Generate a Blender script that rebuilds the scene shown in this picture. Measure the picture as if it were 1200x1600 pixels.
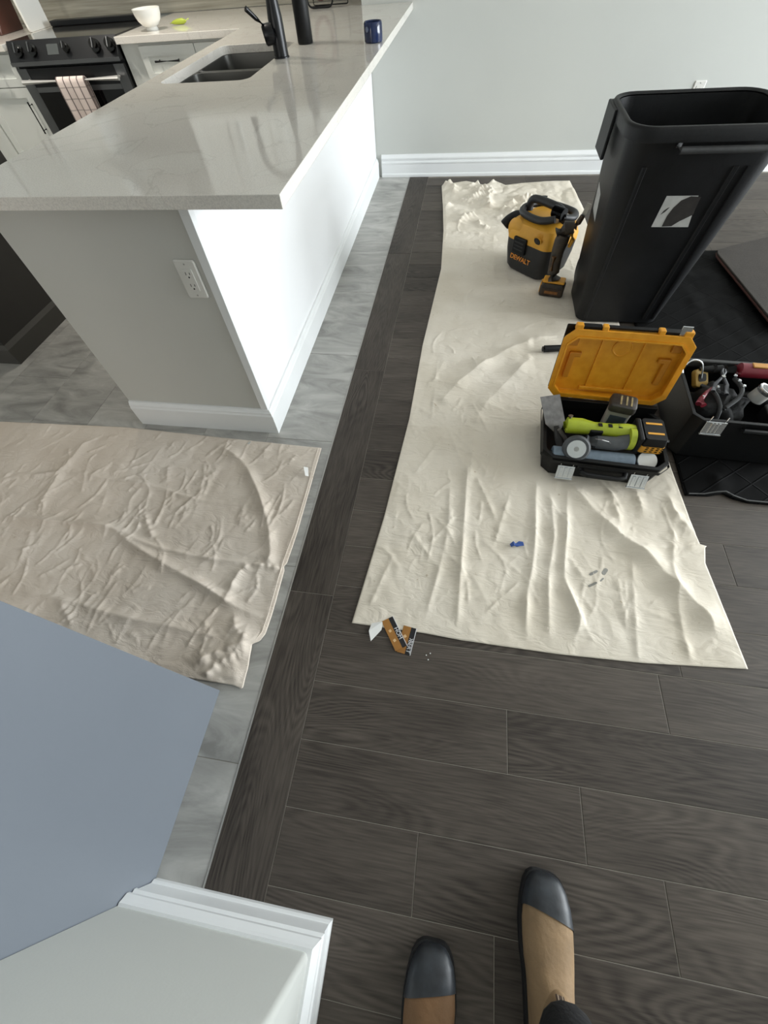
import bpy, bmesh, math, random
import numpy as np
from mathutils import Vector, Matrix, noise
random.seed(7)
R = math.radians
scene = bpy.context.scene
COL = scene.collection
for o in list(bpy.data.objects):
    bpy.data.objects.remove(o)

# ------------------------------------------------------------------ camera
cam_d = bpy.data.cameras.new('camera')
cam = bpy.data.objects.new('camera', cam_d)
COL.objects.link(cam)
cam.location = (0, 0, 1.30)
cam.rotation_euler = (R(32.829), R(3.343), R(8.505))
cam_d.sensor_fit = 'VERTICAL'
cam_d.sensor_height = 36.0
cam_d.lens = 622.13 / 1600 * 36.0
cam_d.clip_start = 0.02
scene.camera = cam

# ------------------------------------------------------------------ world, daylight, exposure
world = bpy.data.worlds.new('world')
scene.world = world
world.use_nodes = True
world.node_tree.nodes['Background'].inputs[0].default_value = (0.80, 0.88, 1.0, 1)
world.node_tree.nodes['Background'].inputs[1].default_value = 1.0
scene.view_settings.view_transform = 'Standard'
scene.view_settings.look = 'None'
scene.view_settings.gamma = 1.0
scene.view_settings.use_curve_mapping = False
scene.view_settings.exposure = 0.3

def area(name, loc, rot, sx, sy, power, col):
    d = bpy.data.lights.new(name, 'AREA')
    d.shape = 'RECTANGLE'; d.size = sx; d.size_y = sy; d.energy = power; d.color = col
    o = bpy.data.objects.new(name, d); COL.objects.link(o)
    o.location = loc; o.rotation_euler = rot
    return o
# daylight entering by the patio window of the right wall and by the small window behind the photographer
area('window_daylight', (6.14, 1.9, 1.24), (0, R(90), 0), 2.1, 3.9, 430, (0.91, 0.965, 1.0))
area('rear_window_daylight', (-2.6, -2.94, 1.45), (R(90), 0, 0), 1.9, 1.3, 22, (1.0, 0.95, 0.88))

# ------------------------------------------------------------------ helpers
def srgb(h):
    h = h.lstrip('#')
    out = []
    for i in (0, 2, 4):
        c = int(h[i:i + 2], 16) / 255
        out.append(c / 12.92 if c <= 0.04045 else ((c + 0.055) / 1.055) ** 2.4)
    return (*out, 1)

MATS = {}
def pm(name, col, rough=0.5, metal=0.0, var=0.06, scale=6.0, bump=0.0, bscale=60.0, col2=None, spec=0.5, stretch=(1, 1, 1), detail=4):
    """plain procedural material: base colour with noise variation and fine bump"""
    if name in MATS:
        return MATS[name]
    m = bpy.data.materials.new(name); m.use_nodes = True
    nt = m.node_tree; b = nt.nodes['Principled BSDF']
    c = srgb(col)
    tc = nt.nodes.new('ShaderNodeTexCoord')
    mp = nt.nodes.new('ShaderNodeMapping'); mp.inputs['Scale'].default_value = stretch
    nt.links.new(tc.outputs['Object'], mp.inputs['Vector'])
    n = nt.nodes.new('ShaderNodeTexNoise'); n.inputs['Scale'].default_value = scale; n.inputs['Detail'].default_value = detail
    nt.links.new(mp.outputs[0], n.inputs['Vector'])
    r = nt.nodes.new('ShaderNodeValToRGB')
    r.color_ramp.elements[0].position = 0.3; r.color_ramp.elements[1].position = 0.7
    if col2 is None:
        r.color_ramp.elements[0].color = tuple(max(0, v * (1 - var)) for v in c[:3]) + (1,)
        r.color_ramp.elements[1].color = tuple(min(1, v * (1 + var)) for v in c[:3]) + (1,)
    else:
        r.color_ramp.elements[0].color = c; r.color_ramp.elements[1].color = srgb(col2)
    nt.links.new(n.outputs['Fac'], r.inputs['Fac'])
    nt.links.new(r.outputs['Color'], b.inputs['Base Color'])
    b.inputs['Roughness'].default_value = rough
    b.inputs['Metallic'].default_value = metal
    b.inputs['Specular IOR Level'].default_value = spec
    if bump > 0:
        n2 = nt.nodes.new('ShaderNodeTexNoise'); n2.inputs['Scale'].default_value = bscale; n2.inputs['Detail'].default_value = 3
        nt.links.new(mp.outputs[0], n2.inputs['Vector'])
        bp = nt.nodes.new('ShaderNodeBump'); bp.inputs['Strength'].default_value = bump; bp.inputs['Distance'].default_value = 0.01
        nt.links.new(n2.outputs['Fac'], bp.inputs['Height'])
        nt.links.new(bp.outputs[0], b.inputs['Normal'])
    MATS[name] = m
    return m

def tag(o, label=None, cat=None, group=None, kind=None):
    if label: o['label'] = label
    if cat: o['category'] = cat
    if group: o['group'] = group
    if kind: o['kind'] = kind
    return o

def thing(name, label, cat, loc=(0, 0, 0), rz=0.0, group=None):
    o = bpy.data.objects.new(name, None); COL.objects.link(o)
    o.empty_display_size = 0.05
    o.location = loc; o.rotation_euler = (0, 0, rz)
    return tag(o, label, cat, group)

def obj(name, bm, mat, parent=None, smooth=False, bevel=0.0, seg=2, loc=None, rot=None, ang=40):
    bmesh.ops.recalc_face_normals(bm, faces=bm.faces)
    me = bpy.data.meshes.new(name); bm.to_mesh(me); bm.free()
    me.materials.append(mat)
    o = bpy.data.objects.new(name, me); COL.objects.link(o)
    if parent: o.parent = parent
    if loc: o.location = loc
    if rot: o.rotation_euler = rot
    if bevel > 0:
        md = o.modifiers.new('bevel', 'BEVEL'); md.width = bevel; md.segments = seg
        md.limit_method = 'ANGLE'; md.angle_limit = R(35)
    if smooth:
        me.shade_smooth()
        me.set_sharp_from_angle(angle=R(ang))
    return o

def struct(name, bm, mat, parent=None, **k):
    o = obj(name, bm, mat, parent, **k)
    if parent is None: o['kind'] = 'structure'
    return o

def B(): return bmesh.new()

def box(bm, x0, x1, y0, y1, z0, z1, M=None):
    v = [bm.verts.new((x, y, z)) for z in (z0, z1) for y in (y0, y1) for x in (x0, x1)]
    for f in ((0, 2, 3, 1), (4, 5, 7, 6), (0, 1, 5, 4), (2, 6, 7, 3), (0, 4, 6, 2), (1, 3, 7, 5)):
        bm.faces.new([v[i] for i in f])
    if M is not None:
        for q in v: q.co = M @ q.co
    return bm

def loft(bm, loops, cap0=True, cap1=True, closed=True):
    rings = [[bm.verts.new(p) for p in lp] for lp in loops]
    n = len(rings[0])
    for a, b in zip(rings, rings[1:]):
        for i in range(n if closed else n - 1):
            j = (i + 1) % n
            bm.faces.new((a[i], a[j], b[j], b[i]))
    if cap0: bm.faces.new(list(reversed(rings[0])))
    if cap1: bm.faces.new(rings[-1])
    return rings

def frame_axes(d):
    d = d.normalized()
    up = Vector((0, 0, 1)) if abs(d.z) < 0.95 else Vector((1, 0, 0))
    a = d.cross(up).normalized(); b = a.cross(d).normalized()
    return a, b

def tube(bm, pts, rad, seg=10, cap=True):
    pts = [Vector(p) for p in pts]
    rs = rad if isinstance(rad, (list, tuple)) else [rad] * len(pts)
    loops = []; prev = None
    for i, p in enumerate(pts):
        d = (pts[min(i + 1, len(pts) - 1)] - pts[max(i - 1, 0)]).normalized()
        if prev is None:
            a, b = frame_axes(d)
        else:
            a = (prev - d * prev.dot(d)).normalized(); b = d.cross(a).normalized()
        prev = a
        loops.append([p + (a * math.cos(t) + b * math.sin(t)) * rs[i] for t in [2 * math.pi * k / seg for k in range(seg)]])
    loft(bm, loops, cap, cap)
    return bm

def cyl(bm, p0, p1, r0, r1=None, seg=20):
    return tube(bm, [p0, p1], [r0, r0 if r1 is None else r1], seg)

def lathe(bm, prof, seg=24, c=(0, 0, 0)):
    loops = [[(c[0] + r * math.cos(t), c[1] + r * math.sin(t), c[2] + z) for t in [2 * math.pi * k / seg for k in range(seg)]] for r, z in prof]
    loft(bm, loops)
    return bm

def rrect(w, h, r, n=5, cx=0, cy=0):
    pts = []
    for sx, sy, a0 in ((1, 1, 0), (-1, 1, 90), (-1, -1, 180), (1, -1, 270)):
        for k in range(n + 1):
            a = R(a0 + 90 * k / n)
            pts.append((cx + sx * (w / 2 - r) + r * math.cos(a), cy + sy * (h / 2 - r) + r * math.sin(a)))
    return pts

def chamf(x0, x1, y0, y1, c):
    return [(x0 + c, y0), (x1 - c, y0), (x1, y0 + c), (x1, y1 - c), (x1 - c, y1), (x0 + c, y1), (x0, y1 - c), (x0, y0 + c)]

def prism(bm, poly, z0, z1, M=None):
    rings = loft(bm, [[(x, y, z0) for x, y in poly], [(x, y, z1) for x, y in poly]])
    if M is not None:
        for rg in rings:
            for v in rg: v.co = M @ v.co
    return bm

def tray(bm, outer, inner, z0, z1, zin, obot=None):
    ob = obot or outer
    loft(bm, [[(x, y, zin) for x, y in inner], [(x, y, z1) for x, y in inner], [(x, y, z1) for x, y in outer], [(x, y, z0) for x, y in ob]])
    return bm

def spline(pts, n=6):
    P = [Vector(p) for p in pts]; out = []
    for i in range(len(P) - 1):
        p0 = P[max(i - 1, 0)]; p1 = P[i]; p2 = P[i + 1]; p3 = P[min(i + 2, len(P) - 1)]
        for k in range(n):
            t = k / n
            out.append(0.5 * ((2 * p1) + (-p0 + p2) * t + (2 * p0 - 5 * p1 + 4 * p2 - p3) * t * t + (-p0 + 3 * p1 - 3 * p2 + p3) * t ** 3))
    out.append(P[-1])
    return out

def lettering(name, text, size, mat, parent, loc, rot, depth=0.0006, bold=0.0):
    cu = bpy.data.curves.new(name, 'FONT'); cu.body = text; cu.size = size
    cu.align_x = 'CENTER'; cu.align_y = 'CENTER'; cu.extrude = depth; cu.offset = bold
    t = bpy.data.objects.new(name + '_curve', cu); COL.objects.link(t)
    dg = bpy.context.evaluated_depsgraph_get()
    me = bpy.data.meshes.new_from_object(t.evaluated_get(dg))
    bpy.data.objects.remove(t)
    me.materials.clear(); me.materials.append(mat)
    o = bpy.data.objects.new(name, me); COL.objects.link(o); o.parent = parent
    o.location = loc; o.rotation_euler = rot
    return o

# ------------------------------------------------------------------ surface materials
def wood_floor_mat(name='dark_oak', axis=0):
    m = bpy.data.materials.new(name); m.use_nodes = True
    nt = m.node_tree; N = nt.nodes; L = nt.links; b = N['Principled BSDF']
    tc = N.new('ShaderNodeTexCoord'); oi = N.new('ShaderNodeObjectInfo')
    off = N.new('ShaderNodeVectorMath'); off.operation = 'MULTIPLY_ADD'
    comb = N.new('ShaderNodeCombineXYZ')
    for i in range(3): L.new(oi.outputs['Random'], comb.inputs[i])
    off.inputs[1].default_value = (37, 53, 17)
    L.new(comb.outputs[0], off.inputs[0]); L.new(tc.outputs['Object'], off.inputs[2])
    mp = N.new('ShaderNodeMapping')
    mp.inputs['Scale'].default_value = (1.3, 9, 1) if axis == 0 else (9, 1.3, 1)
    L.new(off.outputs[0], mp.inputs['Vector'])
    # cathedral grain: contour lines of a stretched noise
    n1 = N.new('ShaderNodeTexNoise'); n1.inputs['Scale'].default_value = 0.9; n1.inputs['Detail'].default_value = 1.0; n1.inputs['Roughness'].default_value = 0.3
    L.new(mp.outputs[0], n1.inputs['Vector'])
    mul = N.new('ShaderNodeMath'); mul.operation = 'MULTIPLY'; mul.inputs[1].default_value = 230
    L.new(n1.outputs['Fac'], mul.inputs[0])
    sn = N.new('ShaderNodeMath'); sn.operation = 'SINE'; L.new(mul.outputs[0], sn.inputs[0])
    # fine pores
    mp2 = N.new('ShaderNodeMapping'); mp2.inputs['Scale'].default_value = (12, 220, 1) if axis == 0 else (220, 12, 1)
    L.new(off.outputs[0], mp2.inputs['Vector'])
    n2 = N.new('ShaderNodeTexNoise'); n2.inputs['Scale'].default_value = 1.0; n2.inputs['Detail'].default_value = 4
    L.new(mp2.outputs[0], n2.inputs['Vector'])
    # broad tone
    mp3 = N.new('ShaderNodeMapping'); mp3.inputs['Scale'].default_value = (2.2, 7, 1) if axis == 0 else (7, 2.2, 1)
    L.new(off.outputs[0], mp3.inputs['Vector'])
    n3 = N.new('ShaderNodeTexNoise'); n3.inputs['Scale'].default_value = 1.2; n3.inputs['Detail'].default_value = 3
    L.new(mp3.outputs[0], n3.inputs['Vector'])
    n5 = N.new('ShaderNodeTexNoise'); n5.inputs['Scale'].default_value = 3.2; n5.inputs['Detail'].default_value = 2; L.new(off.outputs[0], n5.inputs['Vector'])
    mk = N.new('ShaderNodeMapRange'); mk.inputs['From Min'].default_value = .42; mk.inputs['From Max'].default_value = .62; mk.inputs['To Min'].default_value = .015; mk.inputs['To Max'].default_value = .075; L.new(n5.outputs['Fac'], mk.inputs[0])
    s1 = N.new('ShaderNodeMath'); s1.operation = 'MULTIPLY_ADD'
    L.new(mk.outputs[0], s1.inputs[1])
    L.new(sn.outputs[0], s1.inputs[0])
    s2 = N.new('ShaderNodeMath'); s2.operation = 'MULTIPLY_ADD'; s2.inputs[1].default_value = 0.45
    L.new(n2.outputs['Fac'], s2.inputs[0]); L.new(s2.outputs[0], s1.inputs[2])
    s3 = N.new('ShaderNodeMath'); s3.operation = 'MULTIPLY_ADD'; s3.inputs[1].default_value = 0.34; s3.inputs[2].default_value = -0.03
    L.new(n3.outputs['Fac'], s3.inputs[0]); L.new(s3.outputs[0], s2.inputs[2])
    s4 = N.new('ShaderNodeMath'); s4.operation = 'MULTIPLY_ADD'; s4.inputs[1].default_value = 0.16
    L.new(oi.outputs['Random'], s4.inputs[0]); L.new(s1.outputs[0], s4.inputs[2])
    rp = N.new('ShaderNodeValToRGB')
    rp.color_ramp.elements[0].position = 0.22; rp.color_ramp.elements[0].color = srgb('2b2622')
    rp.color_ramp.elements[1].position = 0.80; rp.color_ramp.elements[1].color = srgb('6a625a')
    L.new(s4.outputs[0], rp.inputs['Fac']); L.new(rp.outputs[0], b.inputs['Base Color'])
    b.inputs['Roughness'].default_value = 0.55
    b.inputs['Specular IOR Level'].default_value = 0.25
    bp = N.new('ShaderNodeBump'); bp.inputs['Strength'].default_value = 0.25; bp.inputs['Distance'].default_value = 0.002
    L.new(s1.outputs[0], bp.inputs['Height']); L.new(bp.outputs[0], b.inputs['Normal'])
    return m

def tile_mat():
    m = bpy.data.materials.new('grey_stone_tile'); m.use_nodes = True
    nt = m.node_tree; N = nt.nodes; L = nt.links; b = N['Principled BSDF']
    tc = N.new('ShaderNodeTexCoord'); oi = N.new('ShaderNodeObjectInfo')
    comb = N.new('ShaderNodeCombineXYZ')
    for i in range(3): L.new(oi.outputs['Random'], comb.inputs[i])
    off = N.new('ShaderNodeVectorMath'); off.operation = 'MULTIPLY_ADD'; off.inputs[1].default_value = (31, 23, 9)
    L.new(comb.outputs[0], off.inputs[0]); L.new(tc.outputs['Object'], off.inputs[2])
    mp = N.new('ShaderNodeMapping'); mp.inputs['Rotation'].default_value = (0, 0, R(20)); mp.inputs['Scale'].default_value = (3.2, 10, 1)
    L.new(off.outputs[0], mp.inputs['Vector'])
    n1 = N.new('ShaderNodeTexNoise'); n1.inputs['Scale'].default_value = 1.0; n1.inputs['Detail'].default_value = 6; n1.inputs['Distortion'].default_value = 1.2; n1.inputs['Roughness'].default_value = 0.62
    L.new(mp.outputs[0], n1.inputs['Vector'])
    rp = N.new('ShaderNodeValToRGB')
    rp.color_ramp.elements[0].position = 0.3; rp.color_ramp.elements[0].color = srgb('84837f')
    rp.color_ramp.elements[1].position = 0.72; rp.color_ramp.elements[1].color = srgb('bcbbb6')
    L.new(n1.outputs['Fac'], rp.inputs['Fac']); L.new(rp.outputs[0], b.inputs['Base Color'])
    b.inputs['Roughness'].default_value = 0.38
    bp = N.new('ShaderNodeBump'); bp.inputs['Strength'].default_value = 0.1; bp.inputs['Distance'].default_value = 0.002
    L.new(n1.outputs['Fac'], bp.inputs['Height']); L.new(bp.outputs[0], b.inputs['Normal'])
    return m

def cloth_mat(name, c0, c1):
    m = bpy.data.materials.new(name); m.use_nodes = True
    nt = m.node_tree; N = nt.nodes; L = nt.links; b = N['Principled BSDF']
    tc = N.new('ShaderNodeTexCoord')
    n1 = N.new('ShaderNodeTexNoise'); n1.inputs['Scale'].default_value = 3.5; n1.inputs['Detail'].default_value = 6
    L.new(tc.outputs['Object'], n1.inputs['Vector'])
    rp = N.new('ShaderNodeValToRGB')
    rp.color_ramp.elements[0].position = 0.35; rp.color_ramp.elements[0].color = srgb(c0)
    rp.color_ramp.elements[1].position = 0.65; rp.color_ramp.elements[1].color = srgb(c1)
    L.new(n1.outputs['Fac'], rp.inputs['Fac'])
    # small dark slubs and specks
    n4 = N.new('ShaderNodeTexNoise'); n4.inputs['Scale'].default_value = 55; n4.inputs['Detail'].default_value = 2
    L.new(tc.outputs['Object'], n4.inputs['Vector'])
    r4 = N.new('ShaderNodeValToRGB'); r4.color_ramp.elements[0].position = 0.72; r4.color_ramp.elements[0].color = (1, 1, 1, 1)
    r4.color_ramp.elements[1].position = 0.80; r4.color_ramp.elements[1].color = (0.75, 0.70, 0.62, 1)
    L.new(n4.outputs['Fac'], r4.inputs['Fac'])
    mx = N.new('ShaderNodeMix'); mx.data_type = 'RGBA'; mx.blend_type = 'MULTIPLY'; mx.inputs[0].default_value = 1
    L.new(rp.outputs[0], mx.inputs[6]); L.new(r4.outputs[0], mx.inputs[7]); L.new(mx.outputs[2], b.inputs['Base Color'])
    b.inputs['Roughness'].default_value = 0.95; b.inputs['Specular IOR Level'].default_value = 0.1
    # wrinkle + weave bump
    mp = N.new('ShaderNodeMapping'); mp.inputs['Rotation'].default_value = (0, 0, R(25)); mp.inputs['Scale'].default_value = (1, 2.2, 1)
    L.new(tc.outputs['Object'], mp.inputs['Vector'])
    n2 = N.new('ShaderNodeTexNoise'); n2.inputs['Scale'].default_value = 11; n2.inputs['Detail'].default_value = 5; n2.inputs['Distortion'].default_value = 0.8
    L.new(mp.outputs[0], n2.inputs['Vector'])
    n3 = N.new('ShaderNodeTexNoise'); n3.inputs['Scale'].default_value = 420; n3.inputs['Detail'].default_value = 1
    L.new(tc.outputs['Object'], n3.inputs['Vector'])
    ad = N.new('ShaderNodeMath'); ad.operation = 'MULTIPLY_ADD'; ad.inputs[1].default_value = 0.05
    sb_ = N.new('ShaderNodeMath'); sb_.operation = 'SUBTRACT'; sb_.inputs[1].default_value = .5; L.new(n2.outputs['Fac'], sb_.inputs[0])
    ab_ = N.new('ShaderNodeMath'); ab_.operation = 'ABSOLUTE'; L.new(sb_.outputs[0], ab_.inputs[0])
    L.new(n3.outputs['Fac'], ad.inputs[0]); L.new(ab_.outputs[0], ad.inputs[2])
    bp = N.new('ShaderNodeBump'); bp.inputs['Strength'].default_value = 0.55; bp.inputs['Distance'].default_value = 0.012
    L.new(ad.outputs[0], bp.inputs['Height']); L.new(bp.outputs[0], b.inputs['Normal'])
    return m

def quartz_mat():
    m = bpy.data.materials.new('quartz'); m.use_nodes = True
    nt = m.node_tree; N = nt.nodes; L = nt.links; b = N['Principled BSDF']
    tc = N.new('ShaderNodeTexCoord')
    n1 = N.new('ShaderNodeTexNoise'); n1.inputs['Scale'].default_value = 3.0; n1.inputs['Detail'].default_value = 8; n1.inputs['Distortion'].default_value = 1.5
    L.new(tc.outputs['Object'], n1.inputs['Vector'])
    rp = N.new('ShaderNodeValToRGB'); cr = rp.color_ramp
    cr.elements[0].position = 0.0; cr.elements[0].color = srgb('ebe7df')
    cr.elements[1].position = 1.0; cr.elements[1].color = srgb('eae6de')
    for p, c in ((0.49, 'eae5dd'), (0.505, 'ded9d1'), (0.52, 'ebe7df')):
        e = cr.elements.new(p); e.color = srgb(c)
    L.new(n1.outputs['Fac'], rp.inputs['Fac'])
    n2 = N.new('ShaderNodeTexNoise'); n2.inputs['Scale'].default_value = 260; n2.inputs['Detail'].default_value = 2
    L.new(tc.outputs['Object'], n2.inputs['Vector'])
    r2 = N.new('ShaderNodeValToRGB'); r2.color_ramp.elements[0].position = 0.35; r2.color_ramp.elements[0].color = (0.86, 0.86, 0.86, 1)
    r2.color_ramp.elements[1].position = 0.6; r2.color_ramp.elements[1].color = (1, 1, 1, 1)
    L.new(n2.outputs['Fac'], r2.inputs['Fac'])
    mx = N.new('ShaderNodeMix'); mx.data_type = 'RGBA'; mx.blend_type = 'MULTIPLY'; mx.inputs[0].default_value = 1
    L.new(rp.outputs[0], mx.inputs[6]); L.new(r2.outputs[0], mx.inputs[7]); L.new(mx.outputs[2], b.inputs['Base Color'])
    b.inputs['Roughness'].default_value = 0.07
    b.inputs['IOR'].default_value = 1.55
    return m

def splash_mat():
    m = bpy.data.materials.new('streaked_stone_tile'); m.use_nodes = True
    nt = m.node_tree; N = nt.nodes; L = nt.links; b = N['Principled BSDF']
    tc = N.new('ShaderNodeTexCoord'); mp = N.new('ShaderNodeMapping'); mp.inputs['Scale'].default_value = (1.5, 1, 38)
    L.new(tc.outputs['Object'], mp.inputs['Vector'])
    n = N.new('ShaderNodeTexNoise'); n.inputs['Scale'].default_value = 1.6; n.inputs['Detail'].default_value = 5
    L.new(mp.outputs[0], n.inputs['Vector'])
    rp = N.new('ShaderNodeValToRGB'); rp.color_ramp.elements[0].position = 0.3; rp.color_ramp.elements[0].color = srgb('8d887a')
    rp.color_ramp.elements[1].position = 0.7; rp.color_ramp.elements[1].color = srgb('b9b5a6')
    L.new(n.outputs['Fac'], rp.inputs['Fac']); L.new(rp.outputs[0], b.inputs['Base Color'])
    b.inputs['Roughness'].default_value = 0.4
    return m

WALL = pm('wall_paint', 'c2c4bf', 0.75, var=0.015, scale=2, bump=0.03, bscale=220)
WHITE = pm('white_paint', 'eeeff0', 0.35, var=0.01, scale=3)
TRIMW = pm('trim_white', 'e6e8e8', 0.38, var=0.015, scale=8)
CEIL = pm('ceiling_paint', 'eceae5', 0.9, var=0.01)
OAKX = wood_floor_mat('dark_oak_across', 0)
OAKY = wood_floor_mat('dark_oak_lengthwise', 1)
TILE = tile_mat()
QUARTZ = quartz_mat()
BLK = pm('black_plastic', '0c0d0e', 0.52, spec=0.3, var=0.25, scale=14, bump=0.05, bscale=160)
BLKM = pm('matte_black_metal', '121316', 0.33, metal=0.3, var=0.1)
STEEL = pm('brushed_steel', 'a9a9a6', 0.28, metal=1.0, var=0.08, scale=3, stretch=(1, 40, 40))
CHROME = pm('bright_metal', 'd5d8da', 0.22, metal=0.9, var=0.05)
YEL = pm('tool_yellow', 'e0a032', 0.45, var=0.08, scale=12)
GROUT_GLINT = pm('subfloor_grout_glint', '8b867c', 0.9, var=0.1)  # tile grout; between planks its pale tone imitates light on the board bevels

# ------------------------------------------------------------------ room shell
X0, X1, Y0, YB, YK, ZC = -4.25, 6.20, -3.00, 4.19, 4.50, 2.65
bm = B(); box(bm, X0 - .1, X1 + .1, Y0 - .1, YK + .1, -0.06, -0.0013)
floor = struct('floor', bm, GROUT_GLINT)

def board(name, x0, x1, y0, y1, mat, gap, z=0.0, bev=0.0012):
    b = B(); w = (x1 - x0) - gap; d = (y1 - y0) - gap
    t = bev
    lo = [(-w / 2, -d / 2), (w / 2, -d / 2), (w / 2, d / 2), (-w / 2, d / 2)]
    li = [(-w / 2 + t, -d / 2 + t), (w / 2 - t, -d / 2 + t), (w / 2 - t, d / 2 - t), (-w / 2 + t, d / 2 - t)]
    loft(b, [[(x, y, -0.0013) for x, y in lo], [(x, y, -t * 0.6) for x, y in lo], [(x, y, 0) for x, y in li]], cap0=False)
    return obj(name, b, mat, floor, loc=((x0 + x1) / 2, (y0 + y1) / 2, z))

BX0, BX1 = -0.478, -0.322            # border boards run along the tile edge
PW = 0.1585                          # plank width
rows = {0: [0.441], -1: [0.032, 0.614], 1: [0.257], 2: [0.695], -2: [0.221], 5: [1.002]}
k0 = int(math.floor((Y0 - 0.026) / PW))
for k in range(k0, 27):
    # row k: from the plank line at .026 + (k-1)*PW upward
    ya = 0.026 + (k - 1) * PW; yb = ya + PW
    if yb > YB: yb = YB
    if ya < Y0: ya = Y0
    if yb - ya < 0.03: continue
    rr = random.Random(100 + k)
    xs = [BX1]
    js = list(rows.get(k, [BX1 + rr.uniform(0.35, 1.1)]))
    while js[-1] < X1 - 0.5:
        js.append(js[-1] + (rr.choice((0.58, 0.8, 1.0, 1.2)) if js[-1] < 1.6 else 1.3))
    js = [j for j in js if j < X1 - 0.25]
    xs += js + [X1]
    for a, b_ in zip(xs, xs[1:]):
        board('plank', a, b_, ya, yb, OAKX, 0.0016)
ys = [-3.0, -1.9, -0.75, 0.46, 1.66, 2.86, YB]
for a, b_ in zip(ys, ys[1:]):
    board('border_plank', BX0, BX1, a, b_, OAKY, 0.0016)
TW, TL = 0.305, 0.61
nx = int((BX0 - 0.004 - X0) / TW) + 1
for i in range(nx):
    xb = BX0 - 0.004 - i * TW; xa = max(xb - TW, X0)
    if xb - xa < 0.04: continue
    y = Y0 - (0.3 if i % 2 else 0.0) - 0.11
    while y < YK:
        ya, yb = max(y, Y0), min(y + TL, YK)
        if yb - ya > 0.04: board('tile', xa, xb, ya, yb, TILE, 0.0018, bev=0.0006)
        y += TL
bm = B(); box(bm, BX0 - 0.004, BX0, Y0, YB, -0.0013, 0.0012)
obj('transition_strip', bm, pm('strip_metal', 'b4b3ae', 0.4, metal=0.6), floor)

bm = B(); box(bm, -0.80, X1 + .1, YB, YB + .45, 0, ZC)
struct('wall_back', bm, WALL)
bm = B(); box(bm, X0 - .1, -0.801, YK, YK + .1, 0, ZC)
wk = struct('wall_kitchen', bm, WALL)
bm = B(); box(bm, X0 - .1, X0, Y0 - .1, YK - .001, 0, ZC)
struct('wall_left', bm, WALL)
# rear wall with a small window, right wall with a patio window
def wall_hole(bm, axis, c0, c1, a0, a1, ha0, ha1, hz0, hz1):
    def bx(a, b, z0, z1):
        if axis == 'x': box(bm, c0, c1, a, b, z0, z1)
        else: box(bm, a, b, c0, c1, z0, z1)
    bx(a0, ha0, 0, ZC); bx(ha1, a1, 0, ZC); bx(ha0, ha1, 0, hz0) if hz0 > 0.01 else None; bx(ha0, ha1, hz1, ZC)
bm = B(); wall_hole(bm, 'y', Y0 - .12, Y0, X0 - .1, X1 + .1, -3.6, -1.6, 0.75, 2.1)
struct('wall_rear', bm, WALL)
bm = B(); wall_hole(bm, 'x', X1, X1 + .14, Y0, YB - .001, -0.1, 3.9, 0.12, 2.3)
struct('wall_right', bm, WALL)
bm = B(); box(bm, X0 - .1, X1 + .14, Y0 - .12, YK + .1, ZC, ZC + .1)
struct('ceiling', bm, CEIL)
def fill_downlight(x, y, label):  # unseen ceiling lamps, added to brighten the kitchen
    t = thing('fill_downlight', label, 'added fill light', (x, y, ZC - .012), group='added kitchen fill lamps')
    b = B(); lathe(b, [(.075, 0), (.095, 0), (.095, .0115), (.075, .0115)], 24); obj('trim_ring', b, TRIMW, t)
    m = bpy.data.materials.get('fill_lamp_glow')
    if not m:
        m = bpy.data.materials.new('fill_lamp_glow'); m.use_nodes = True
        p = m.node_tree.nodes['Principled BSDF']; p.inputs['Emission Color'].default_value = (1, .93, .83, 1); p.inputs['Emission Strength'].default_value = 12
    b = B(); lathe(b, [(0, .004), (.0745, .004), (.0745, .008), (0, .008)], 24); obj('diffuser', b, m, t)
    d = bpy.data.lights.new('fill_beam', 'AREA'); d.shape = 'DISK'; d.size = .15; d.energy = FILL_POWER; d.color = (1, .93, .83); d.spread = R(95)
    l = bpy.data.objects.new('fill_beam', d); COL.objects.link(l); l.parent = t; l.location = (0, 0, -.002)
FILL_POWER = 9
for (x, y) in ((-2.0, 3.15), (-3.2, 3.15)):
    fill_downlight(x, y, 'round white added ceiling fill lamp on the ' + ('sink side of the stove' if x > -2.5 else 'white board side of the stove'))

def glass_mat():
    m = bpy.data.materials.new('window_glass'); m.use_nodes = True
    b = m.node_tree.nodes['Principled BSDF']
    b.inputs['Transmission Weight'].default_value = 1; b.inputs['Roughness'].default_value = 0.02; b.inputs['IOR'].default_value = 1.2
    return m
GLASS = glass_mat()
def window(name, axis, c, a0, a1, z0, z1, n):
    w = bpy.data.objects.new(name, None); COL.objects.link(w); w['kind'] = 'structure'
    b = B(); f = 0.06
    def bx(bb, a, b_, za, zb, t0, t1):
        if axis == 'x': box(bb, c + t0, c + t1, a, b_, za, zb)
        else: box(bb, a, b_, c + t0, c + t1, za, zb)
    bx(b, a0, a1, z0, z0 + f, 0, .05); bx(b, a0, a1, z1 - f, z1, 0, .05)
    for i in range(n + 1):
        p = a0 + (a1 - a0) * i / n
        pa = a0 if i == 0 else (a1 - f if i == n else p - f / 2)
        bx(b, pa, pa + f, z0 + f, z1 - f, 0, .05)
    obj('window_frame', b, TRIMW, w)
    for i in range(n):
        pa = a0 + (a1 - a0) * i / n + f; pb = a0 + (a1 - a0) * (i + 1) / n - f
        g = B(); bx(g, pa - .02, pb + .02, z0 + f - .01, z1 - f + .01, .02, .03)
        obj('pane', g, GLASS, w)
    return w
window('window_1', 'x', X1 + .06, -0.1, 3.9, 0.12, 2.3, 2)
window('window_2', 'y', Y0 - .12, -3.6, -1.6, 0.75, 2.1, 2)

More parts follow.
